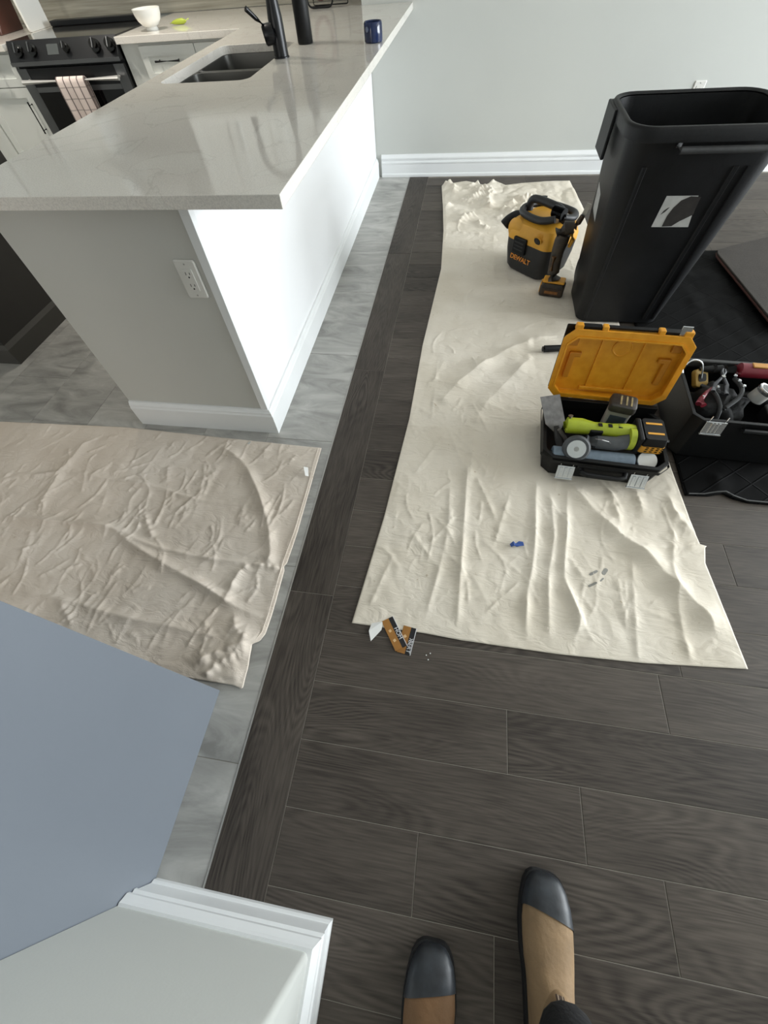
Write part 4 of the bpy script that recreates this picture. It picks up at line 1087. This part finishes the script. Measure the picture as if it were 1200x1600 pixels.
# battery of the cutter
b = B(); box(b, .112, .132, -.060, .050, -.036, .036); ad = obj('battery_foot', b, BLK, gt, bevel=.006)
b = B(); loft(b, [[(x, y, z) for x, y in rrect(w, d, .010, 4, .172, -.002)] for w, d, z in ((.078, .112, -.036), (.080, .116, .0), (.080, .116, .012), (.072, .106, .034))]); bt = obj('battery', b, BLK, gt, smooth=True)
b = B(); loft(b, [[(x, y, z) for x, y in rrect(.0825, .1185, .011, 4, .172, -.002)] for z in (-.030, .0)]); obj('yellow_band', b, YEL, bt, smooth=True)
for z in (-.023, -.013, -.004):
    for x in (.150, .168, .186, .202):
        b = B(); box(b, x, x + .009, -.0622, -.0608, z - .002, z + .003); obj('vent', b, BLK, bt)
for y in (-.030, .020):
    b = B(); box(b, .145, .200, y, y + .009, .0341, .0352); obj('yellow_stripe', b, YEL, bt)
b = B(); cyl(b, (.208, -.045, .022), (.216, -.045, .022), .005, seg=10); obj('release_button', b, CHROME, bt)

# hammer behind the lid
hm = thing('hammer', 'black rubber handled hammer lying on cream cloth behind orange lid', 'hammer', (.45, 1.850, .026), R(8))
b = B(); tube(b, [(0, 0, 0), (.008, 0, 0), (.09, 0, 0), (.12, 0, 0)], [.013, .0165, .0155, .012], 12); obj('grip', b, BLK, hm, smooth=True)
b = B(); cyl(b, (.12, 0, 0), (.30, 0, 0), .009, seg=10); obj('shaft', b, STEEL, hm)
b = B(); tube(b, [(.31, -.055, 0), (.31, -.03, 0), (.31, .02, 0), (.315, .065, -.004)], [.014, .012, .011, .003], 10); obj('head', b, STEEL, hm)

# ------------------------------------------------------------------ second, black toolbox on the mat
t2 = thing('toolbox', 'black toolbox full of tools standing on the black mat', 'toolbox', (1.125, 1.36, .0135), R(-3))
OUT = chamf(-.225, .225, -.165, .165, .03); INN = chamf(-.212, .212, -.152, .152, .025); OBT = chamf(-.212, .212, -.155, .16, .028)
b = B(); tray(b, OUT, INN, 0, .195, .014, OBT); obj('base_tray', b, BLK, t2, bevel=.002)
M = Matrix.Translation((-.150, -.172, .170)) @ Matrix.Rotation(R(-12), 4, 'X')
for dx in (0, .28):
    b = B(); Mx = Matrix.Translation((dx, 0, 0)) @ M
    box(b, -.034, .034, -.003, .003, -.024, .024, Mx)
    for q in (-.012, 0, .012): box(b, q - .003, q + .003, -.006, -.003, -.020, .020, Mx)
    box(b, -.035, .035, -.006, .003, -.030, -.024, Mx)
    lt = obj('latch', b, CHROME, t2, bevel=.001)
    for q in (-.026, .026):
        b = B(); tube(b, [Mx @ Vector((q, 0, .024)), Mx @ Vector((q, -.003, .034)), Mx @ Vector((q + .006, .004, .042))], .0016, 6); obj('wire_catch', b, CHROME, lt)
b = B(); tube(b, [(-.06, -.150, .175), (-.055, -.176, .172), (.06, -.176, .172), (.065, -.150, .175)], .009, 8); obj('carry_handle', b, BLK, t2, smooth=True)
b = B(); box(b, -.21, .21, .150, .168, .185, .215); obj('rear_lip', b, pm('worn_black', '2b2c2c', .5, var=.3, scale=25), t2, bevel=.005)

RED2 = pm('crimson_plastic', '7a1f2d', 0.4, var=0.15, scale=20)
rt = thing('rotary_tool', 'crimson and black rotary tool with orange label on the black toolbox', 'power tool', (1.19, 1.475, .222), R(-4))
b = B(); tube(b, [(-.095, 0, -.002), (-.08, 0, 0), (0, 0, .002), (.12, 0, .004), (.14, 0, .004)], [.020, .027, .027, .026, .015], 16); hs_ = obj('housing', b, RED2, rt, smooth=True)
b = B(); box(b, -.05, .10, -.016, .010, .0245, .0305); obj('label', b, pm('orange_label', 'c78f45', .5, var=.1), hs_, bevel=.002)
b = B(); tube(b, [(-.096, 0, -.002), (-.14, 0, -.003), (-.19, -.005, -.004), (-.22, -.008, -.004)], [.018, .016, .012, .007], 12); obj('nose', b, BLK, rt, smooth=True)
for x in (-.13, -.165):
    b = B(); tube(b, [(x, -.0, -.003), (x - .006, -.001, -.003)], [.0175, .0165], 14); obj('collar', b, pm('worn_black', '2b2c2c', .5), rt, smooth=True)

jr = thing('jar', 'small grey jar with bright metal lid on the black toolbox', 'jar', (1.135, 1.345, .196), 0)
JM = Matrix.Rotation(R(18), 4, 'Y')
for nm, prof, mt_ in (('jar_body', [(.026, 0), (.029, .003), (.029, .036), (.027, .039)], pm('grey_glass', '9a9a98', .3, var=.1)), ('lid', [(.0295, .0392), (.0305, .041), (.0305, .053), (.028, .055), (.0265, .0535), (0, .0535)], CHROME), ('lid_print', [(0, .0538), (.021, .0538), (.021, .0543), (0, .0543)], pm('dark_print', '3a3a3a', .4, var=.8, scale=60))):
    b = B(); lathe(b, prof, 26)
    for v in b.verts: v.co = JM @ v.co
    obj(nm, b, mt_, jr, smooth=True)

bg = thing('tool_bag', 'crumpled black fabric tool pouch heaped in the black toolbox', 'bag', (1.04, 1.36, .12), 0)
def blob(rx, ry, rz_, sd, amp, seg=28, rg_=16):
    bb = B(); lo = []
    for j in range(1, rg_):
        ph = math.pi * j / rg_ - math.pi / 2; row = []
        for i in range(seg):
            th = 2 * math.pi * i / seg
            p = Vector((math.cos(th) * math.cos(ph), math.sin(th) * math.cos(ph), math.sin(ph)))
            k = 1 + amp * noise.fractal(p * 2.2 + Vector((sd, sd, sd)), 1, 2, 3)
            row.append((p.x * rx * k, p.y * ry * k, p.z * rz_ * k))
        lo.append(row)
    loft(bb, lo); return bb
CANV = pm('black_canvas', '191a1b', .85, var=.3, scale=18, bump=.2, bscale=90)
obj('pouch', blob(.095, .105, .090, 4.2, .35), CANV, bg, smooth=True, ang=70)
b = B(); tube(b, spline([(-.02, -.07, .07), (.03, -.03, .095), (.06, .03, .09), (.055, .09, .085)], 5), .008, 8); obj('strap', b, pm('grey_strap', '3f4143', .7), bg, smooth=True)
b = B(); tube(b, spline([(-.06, .06, .07), (-.045, 0, .09), (-.03, -.06, .075), (-.03, -.09, .04)], 5), .007, 8); obj('strap', b, MATS['grey_strap'], bg, smooth=True)
for (x, y) in ((.055, .06), (.062, .03), (.05, .09), (-.03, .02)):
    b = B(); lathe(b, [(.004, 0), (.007, .002), (.005, .006), (0, .0065)], 10, (x, y, .098)); obj('buckle', b, CHROME, bg)
b = B(); tube(b, spline([(.985, 1.45, .19), (.965, 1.475, .245), (.925, 1.475, .262), (.893, 1.455, .245), (.895, 1.440, .228)], 6), .0035, 8)
tag(obj('wire_hook', b, CHROME, smooth=True), 'thin bent steel wire looping out of the black toolbox', 'wire')
yb_ = thing('stud_finder', 'small yellow and black gadget beside the black pouch', 'gadget', (.985, 1.465, .188), R(14))
b = B(); prism(b, rrect(.05, .07, .012, 4), -.012, .012, Matrix.Rotation(R(40), 4, 'X')); obj('case', b, pm('dull_yellow', 'a98c45', .5, var=.15), yb_, bevel=.003)
b = B(); prism(b, rrect(.03, .03, .008, 4), .0121, .0145, Matrix.Rotation(R(40), 4, 'X')); obj('pad', b, BLK, yb_)
cl = thing('clamp', 'small crimson spring clamp hanging at the side of black toolbox', 'clamp', (.940, 1.312, .212), R(35))
b = B(); tube(b, [(-.032, -.012, .002), (-.008, 0, .006), (.035, .014, .012), (.07, .02, .012)], [.010, .009, .006, .004], 10); obj('jaw', b, RED2, cl, smooth=True)
b = B(); tube(b, [(-.020, -.026, .0), (-.008, -.002, .002), (.03, .010, .003)], [.010, .008, .005], 10); obj('jaw', b, RED2, cl, smooth=True)
b = B(); cyl(b, (.0, .002, -.008), (.0, .002, .016), .004, seg=10); obj('pivot', b, STEEL, cl)
cb = thing('cable_coil', 'coil of black power cable packed inside the black toolbox', 'cable', (1.215, 1.275, .03), R(8))
for q in range(4):
    b = B(); rr_ = .050 - .004 * q
    tube(b, [(rr_ * 1.25 * math.cos(R(a)), rr_ * math.sin(R(a)), .012 + q * .017 + .006 * math.sin(R(a * 2 + 60 * q))) for a in range(0, 361, 15)], .0065, 8, cap=False)
    obj('cable_loop', b, pm('cable_rubber', '151516', .6), cb, smooth=True)
b = B(); tube(b, [(.03, -.065, .075), (.0, -.062, .080), (-.05, -.05, .085)], [.010, .011, .009], 10); obj('plug', b, BLK, cb, smooth=True)
dr = thing('cordless_drill', 'dark grey cordless drill wedged beside the jar in black toolbox', 'power tool', (1.262, 1.385, .150), R(-20))
b = B(); tube(b, [(-.085, 0, 0), (-.07, 0, 0), (.02, 0, 0), (.06, 0, 0)], [.018, .026, .031, .026], 14); hd2 = obj('housing', b, pm('dark_grey_plastic', '232527', .5, spec=.3, var=.2, scale=30), dr, smooth=True)
b = B(); tube(b, [(-.086, 0, 0), (-.105, 0, 0), (-.125, 0, 0)], [.019, .018, .009], 12); obj('chuck', b, pm('worn_black', '2b2c2c', .5), dr, smooth=True)
b = B(); tube(b, [(.03, 0, -.02), (.045, -.01, -.08), (.05, -.01, -.115)], [.020, .018, .022], 12); obj('grip', b, BLK, dr, smooth=True)
pl_ = thing('pliers', 'open steel pliers with dark grips lying on the tool pouch', 'pliers', (1.025, 1.412, .232), R(70))
for s_ in (-1, 1):
    b = B(); tube(b, [(-.09, s_ * .022, 0), (-.04, s_ * .018, .002), (0, s_ * .002, .004), (.035, -s_ * .006, .004), (.055, -s_ * .003, .004)], [.007, .007, .006, .005, .003], 8); obj('jaw', b, pm('dark_steel', '55565a', .35, metal=.8, var=.1), pl_, smooth=True)
b = B(); cyl(b, (0, 0, -.003), (0, 0, .011), .007, seg=12); obj('pivot', b, STEEL, pl_)
yt_ = thing('tape_measure', 'black tape measure with yellow print on the black toolbox', 'tape measure', (1.205, 1.280, .176), R(-6))
b = B(); prism(b, rrect(.10, .075, .02, 5), -.02, .028); obj('case', b, BLK, yt_, bevel=.005)
b = B(); box(b, -.035, .02, -.010, .016, .0281, .0292); lb = obj('label', b, YEL, yt_)
for x in (-.025, -.008): 
    b = B(); box(b, x, x + .006, -.006, .012, .0293, .0297); obj('print', b, BLK, lb)

# ------------------------------------------------------------------ shop vacuum
vc = thing('shop_vacuum', 'small yellow and black shop vacuum standing on the cream cloth', 'vacuum', (.458, 2.690, .0085), R(-44))
VY = pm('vac_yellow', 'd39a2e', 0.45, var=0.1, scale=14)
VB = pm('vac_black', '222325', 0.5, var=0.2, scale=20)
b = B(); loft(b, [[(x, y, z) for x, y in rrect(w, d, r_, 5)] for w, d, r_, z in ((.235, .20, .045, 0), (.265, .225, .05, .02), (.285, .245, .05, .10), (.290, .25, .05, .158))]); obj('tank', b, VB, vc, smooth=True)
b = B(); loft(b, [[(x, y, z) for x, y in rrect(w, d, r_, 5)] for w, d, r_, z in ((.292, .252, .05, .1585), (.292, .252, .05, .19), (.265, .222, .055, .235), (.20, .165, .06, .258))]); hdv = obj('motor_head', b, VY, vc, smooth=True, ang=30)
for s, yy in ((-1, -.128),):
    b = B(); box(b, -.072, .010, yy - .012, yy + .006, .105, .182); l_ = obj('latch', b, BLK, vc, bevel=.006)
    for z in (.125, .142, .158):
        b = B(); box(b, -.060, -.002, yy - .0138, yy - .0118, z, z + .006); obj('latch_ridge', b, VB, l_)
b = B(); tube(b, [(-.09, -.085, .20), (-.09, -.115, .205), (-.09, -.122, .205)], [.05, .048, .03], 18); obj('motor_bulge', b, VY, hdv, smooth=True)
lettering('lettering', 'DEWALT', .033, pm('print_orange', 'd98a2b', .5), vc, (-.016, -.1258, .078), (R(90 - 4), 0, 0), .0008, .0006)
b = B(); cyl(b, (.1405, -.03, .195), (.1475, -.03, .195), .024, seg=20); po = obj('port_collar', b, VY, vc)
b = B(); cyl(b, (.1476, -.03, .195), (.1484, -.03, .195), .019, seg=20); obj('port_hole', b, GLS, po)
b = B(); cyl(b, (.07, -.110, .204), (.07, -.1315, .196), .025, seg=20); po = obj('port_collar', b, VY, vc)
b = B(); cyl(b, (.07, -.1310, .1962), (.07, -.1325, .1956), .019, seg=20); obj('port_hole', b, GLS, po)
b = B(); tube(b, spline([(-.105, -.01, .245), (-.108, -.01, .285), (-.085, -.008, .310), (.02, -.006, .310), (.075, -.005, .302), (.095, -.005, .280), (.098, 0, .245)], 5), .0185, 12); hn = obj('carry_handle', b, VB, vc, smooth=True)
vc.scale = (1.1, 1.1, 1.06)
b = B()
for q in range(7): tube(b, [(.055 + q * .009, -.03, .30), (.061 + q * .009, -.03, .30)], .026, 14)
obj('hose_cuff', b, BLK, vc)
b = B(); tube(b, spline([(.11, -.03, .285), (.125, .04, .268), (.08, .105, .262), (-.03, .11, .262), (-.115, .07, .262), (-.13, -.02, .265), (-.08, -.085, .268), (.03, -.095, .268), (.10, -.07, .285)], 6), .0165, 12); obj('hose', b, VB, vc, smooth=True)
b = B(); tube(b, spline([(-.13, -.02, .215), (-.165, -.03, .215), (-.19, -.055, .195), (-.20, -.075, .175)], 5), [.028] * 15 + [.024], 14); obj('hose_elbow', b, BLK, vc, smooth=True)
b = B(); tube(b, [(-.11, .09, .235), (-.12, .095, .285)], [.03, .026], 14); obj('corner_knob', b, BLK, vc, smooth=True)

# oscillating multi tool standing on its battery
ml = thing('multi_tool', 'dusty black and yellow oscillating tool standing upright on its battery', 'power tool', (.533, 2.395, .009), R(-14))
DB = pm('dusty_black', '1d1a17', .6, var=.4, scale=26, col2='463a2c', detail=8)
b = B(); loft(b, [[(x, y, z) for x, y in rrect(w, d, .012, 4)] for w, d, z in ((.126, .074, 0), (.130, .078, .008), (.130, .078, .05), (.110, .066, .066))]); bt = obj('battery', b, DB, ml, smooth=True)
b = B(); box(b, -.0675, -.060, -.030, .030, .012, .058); obj('yellow_side', b, YEL, bt, bevel=.003)
b = B(); box(b, -.052, .056, -.0415, -.038, .010, .044); pn = obj('front_panel', b, pm('brown_black', '3a2c20', .5, var=.3, scale=30), bt, bevel=.003)
b = B(); box(b, -.036, .036, -.0425, -.0416, .017, .032); obj('print', b, pm('dull_orange', '8a5a28', .5, var=.3, scale=80), pn)
b = B(); box(b, -.058, .058, -.032, .032, .0665, .080); obj('yellow_foot', b, YEL, ml, bevel=.006)
b = B(); tube(b, [(-.010, 0, .078), (-.018, .004, .11), (-.024, .008, .17), (-.026, .012, .22), (-.022, .016, .26), (-.018, .018, .29)], [.040, .031, .030, .032, .036, .034], 14); bd = obj('grip', b, DB, ml, smooth=True)
b = B(); tube(b, [(-.030, -.016, .13), (-.034, -.018, .20)], [.012, .013], 10); obj('switch', b, pm('brown_plastic', '6a4a24', .5, var=.3), bd, smooth=True)
b = B(); tube(b, [(-.055, .015, .295), (-.02, .018, .318), (.02, .020, .325)], [.026, .033, .026], 14); hh = obj('gear_head', b, DB, ml, smooth=True)
b = B(); tube(b, [(.015, .02, .30), (.03, .022, .27), (.022, .02, .235)], [.014, .012, .008], 10); obj('yellow_trim', b, YEL, hh, smooth=True)
b = B(); tube(b, [(.018, .02, .325), (.032, .025, .345), (.044, .03, .375)], [.020, .014, .012], 12); nk = obj('clamp_neck', b, pm('brown_metal2', '4a3a2c', .5, metal=.4, var=.3), hh, smooth=True)
b = B(); M = Matrix.Translation((.044, .03, .372)) @ Matrix.Rotation(R(12), 4, 'Y'); box(b, -.010, .010, -.0015, .0015, 0, .055, M); obj('blade', b, STEEL, nk)

# ------------------------------------------------------------------ photographer's boots and legs
person = thing('person', 'person in tan rubber-toed work boots and black trousers standing on planks', 'person', (.19, -.44, 0))
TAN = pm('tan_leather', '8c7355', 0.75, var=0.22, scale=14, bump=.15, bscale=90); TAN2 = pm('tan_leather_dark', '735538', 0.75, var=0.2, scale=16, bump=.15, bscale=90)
RUB = pm('navy_rubber', '1c1f23', 0.45, var=0.3, scale=25, col2='353a40', bump=.06, bscale=70); SOLE = pm('dark_sole', '131315', .7); GUS = pm('elastic_black', '1b1a1a', .9, bump=.3, bscale=200)
FS = [(.300, .010, .030), (.298, .021, .042), (.291, .032, .052), (.275, .042, .061), (.250, .049, .069), (.215, .053, .076), (.185, .052, .083), (.155, .049, .094), (.13, .044, .110), (.10, .041, .125), (.06, .038, .130), (.03, .036, .125), (.010, .030, .11), (.0, .020, .09)]
def boot(x, y, rz, side, mat):
    bt_ = bpy.data.objects.new('boot', None); COL.objects.link(bt_); bt_.parent = person
    bt_.location = (x - .19, y + .44, 0); bt_.rotation_euler = (0, 0, rz); bt_.empty_display_size = .05
    fs = np.array(FS); yy = np.concatenate([[.3, .2985], np.linspace(.296, .0, 60)])
    W = np.interp(-yy, -fs[:, 0], fs[:, 1]); Hh = np.interp(-yy, -fs[:, 0], fs[:, 2])
    n_ = 22
    def ringp(k, grow=0.0):
        pts = []
        for i in range(n_):
            a_ = -.35 + (math.pi + .7) * i / (n_ - 1)
            cx = math.copysign(abs(math.cos(a_)) ** .75, math.cos(a_)); sz = math.copysign(abs(math.sin(a_)) ** .8, math.sin(a_))
            off = .006 * side * (yy[k] / .3) ** 2 * -1
            pts.append((cx * (W[k] + grow) + off, yy[k] + (grow if k < 3 else 0), .034 + sz * (Hh[k] - .034 + grow if sz > 0 else .03)))
        return pts
    for part in ('upper', 'toe_cap'):
        bb = B(); grow = .0022 if part == 'toe_cap' else 0
        rings = [[bb.verts.new(p) for p in ringp(k, grow)] for k in range(len(yy))]
        for a_, c_ in zip(rings, rings[1:]):
            for i in range(n_ - 1): bb.faces.new((a_[i], a_[i + 1], c_[i + 1], c_[i]))
        if part == 'toe_cap': bb.faces.new(rings[0])
        nrm = Vector((side * .22, 1, -.25 if part == 'toe_cap' else -.25)); co = Vector((0, .234 if part == 'toe_cap' else .244, .07))
        bmesh.ops.bisect_plane(bb, geom=list(bb.verts) + list(bb.edges) + list(bb.faces), plane_co=co, plane_no=nrm, clear_inner=(part == 'toe_cap'), clear_outer=(part == 'upper'))
        if part == 'upper':   # ankle shaft
            loft(bb, [[(.0 + w * math.cos(q), cy + d * math.sin(q), z) for q in [2 * math.pi * k / 24 for k in range(24)]] for w, d, cy, z in ((.034, .070, .072, .085), (.036, .066, .070, .115), (.039, .060, .066, .14), (.041, .058, .062, .165), (.042, .058, .060, .185))], False, False)
        o_ = obj(part, bb, mat if part == 'upper' else RUB, bt_, smooth=True, ang=70)
    bb = B(); so = [(.006 * -side * (f[0] / .3) ** 2 + f[1] + .004, f[0]) for f in FS] + [(-(f[1] + .004) + .006 * -side * (f[0] / .3) ** 2, f[0]) for f in reversed(FS)]
    so = [(px, py + (.005 if py > .25 else -.003 if py < .02 else 0)) for px, py in so]
    prism(bb, so, 0, .022); obj('sole', bb, SOLE, bt_)
    for s_ in (-1, 1):      # elastic gussets
        bb = B(); loft(bb, [[((w + .001) * math.cos(q) * s_, cy + d * math.sin(q), z) for q in [R(a_) for a_ in np.linspace(-w2, w2 + 8, 7)]] for w, d, cy, z, w2 in ((.0365, .066, .070, .118, 8), (.0395, .060, .066, .14, 26), (.0415, .058, .062, .165, 36), (.0425, .058, .060, .184, 38))], False, False, False)
        obj('gusset', bb, GUS, bt_, smooth=True)
    bb = B(); M = Matrix.Translation((-.008, .126, .156)) @ Matrix.Rotation(R(18), 4, 'X') @ Matrix.Rotation(R(-6), 4, 'Y')
    box(bb, -.008, .008, -.0015, .0015, -.030, .030, M); pt = obj('pull_tab', bb, pm('brown_webbing', '4b3b30', .8, var=.2, scale=60), bt_, bevel=.001)
    for q in (-.004, .004):
        bb = B(); box(bb, q - .0008, q + .0008, .0016, .0022, -.028, .028, M); obj('stitching', bb, pm('cream_thread', 'a89680', .8), pt)
    return bt_
boot(.320, -.460, R(-3.5), 1, TAN)
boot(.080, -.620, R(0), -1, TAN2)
def legs():
    me = bpy.data.meshes.new('trousers')
    V = [(0, -.13, .93), (.09, -.13, .88), (.13, -.06, .50), (.132, .056, .26), (.132, .074, .135), (-.09, -.16, .88), (-.112, -.17, .50), (-.117, -.10, .26), (-.117, -.096, .178), (0, -.13, 1.05)]
    E_ = [(0, 1), (1, 2), (2, 3), (3, 4), (0, 5), (5, 6), (6, 7), (7, 8), (0, 9)]
    rad = [.13, .095, .070, .060, .066, .095, .070, .058, .060, .145]
    me.from_pydata(V, E_, []); o = bpy.data.objects.new('trousers', me); COL.objects.link(o); o.parent = person
    md = o.modifiers.new('skin', 'SKIN'); md.use_smooth_shade = True
    for i, sv in enumerate(me.skin_vertices[0].data): sv.radius = (rad[i], rad[i] * .92); sv.use_root = (i == 0)
    o.modifiers.new('sub', 'SUBSURF').levels = 2
    o.modifiers['sub'].render_levels = 2
    me.materials.append(pm('black_cloth', '111113', .9, var=.2, scale=20, bump=.2, bscale=120))
    return o
legs()
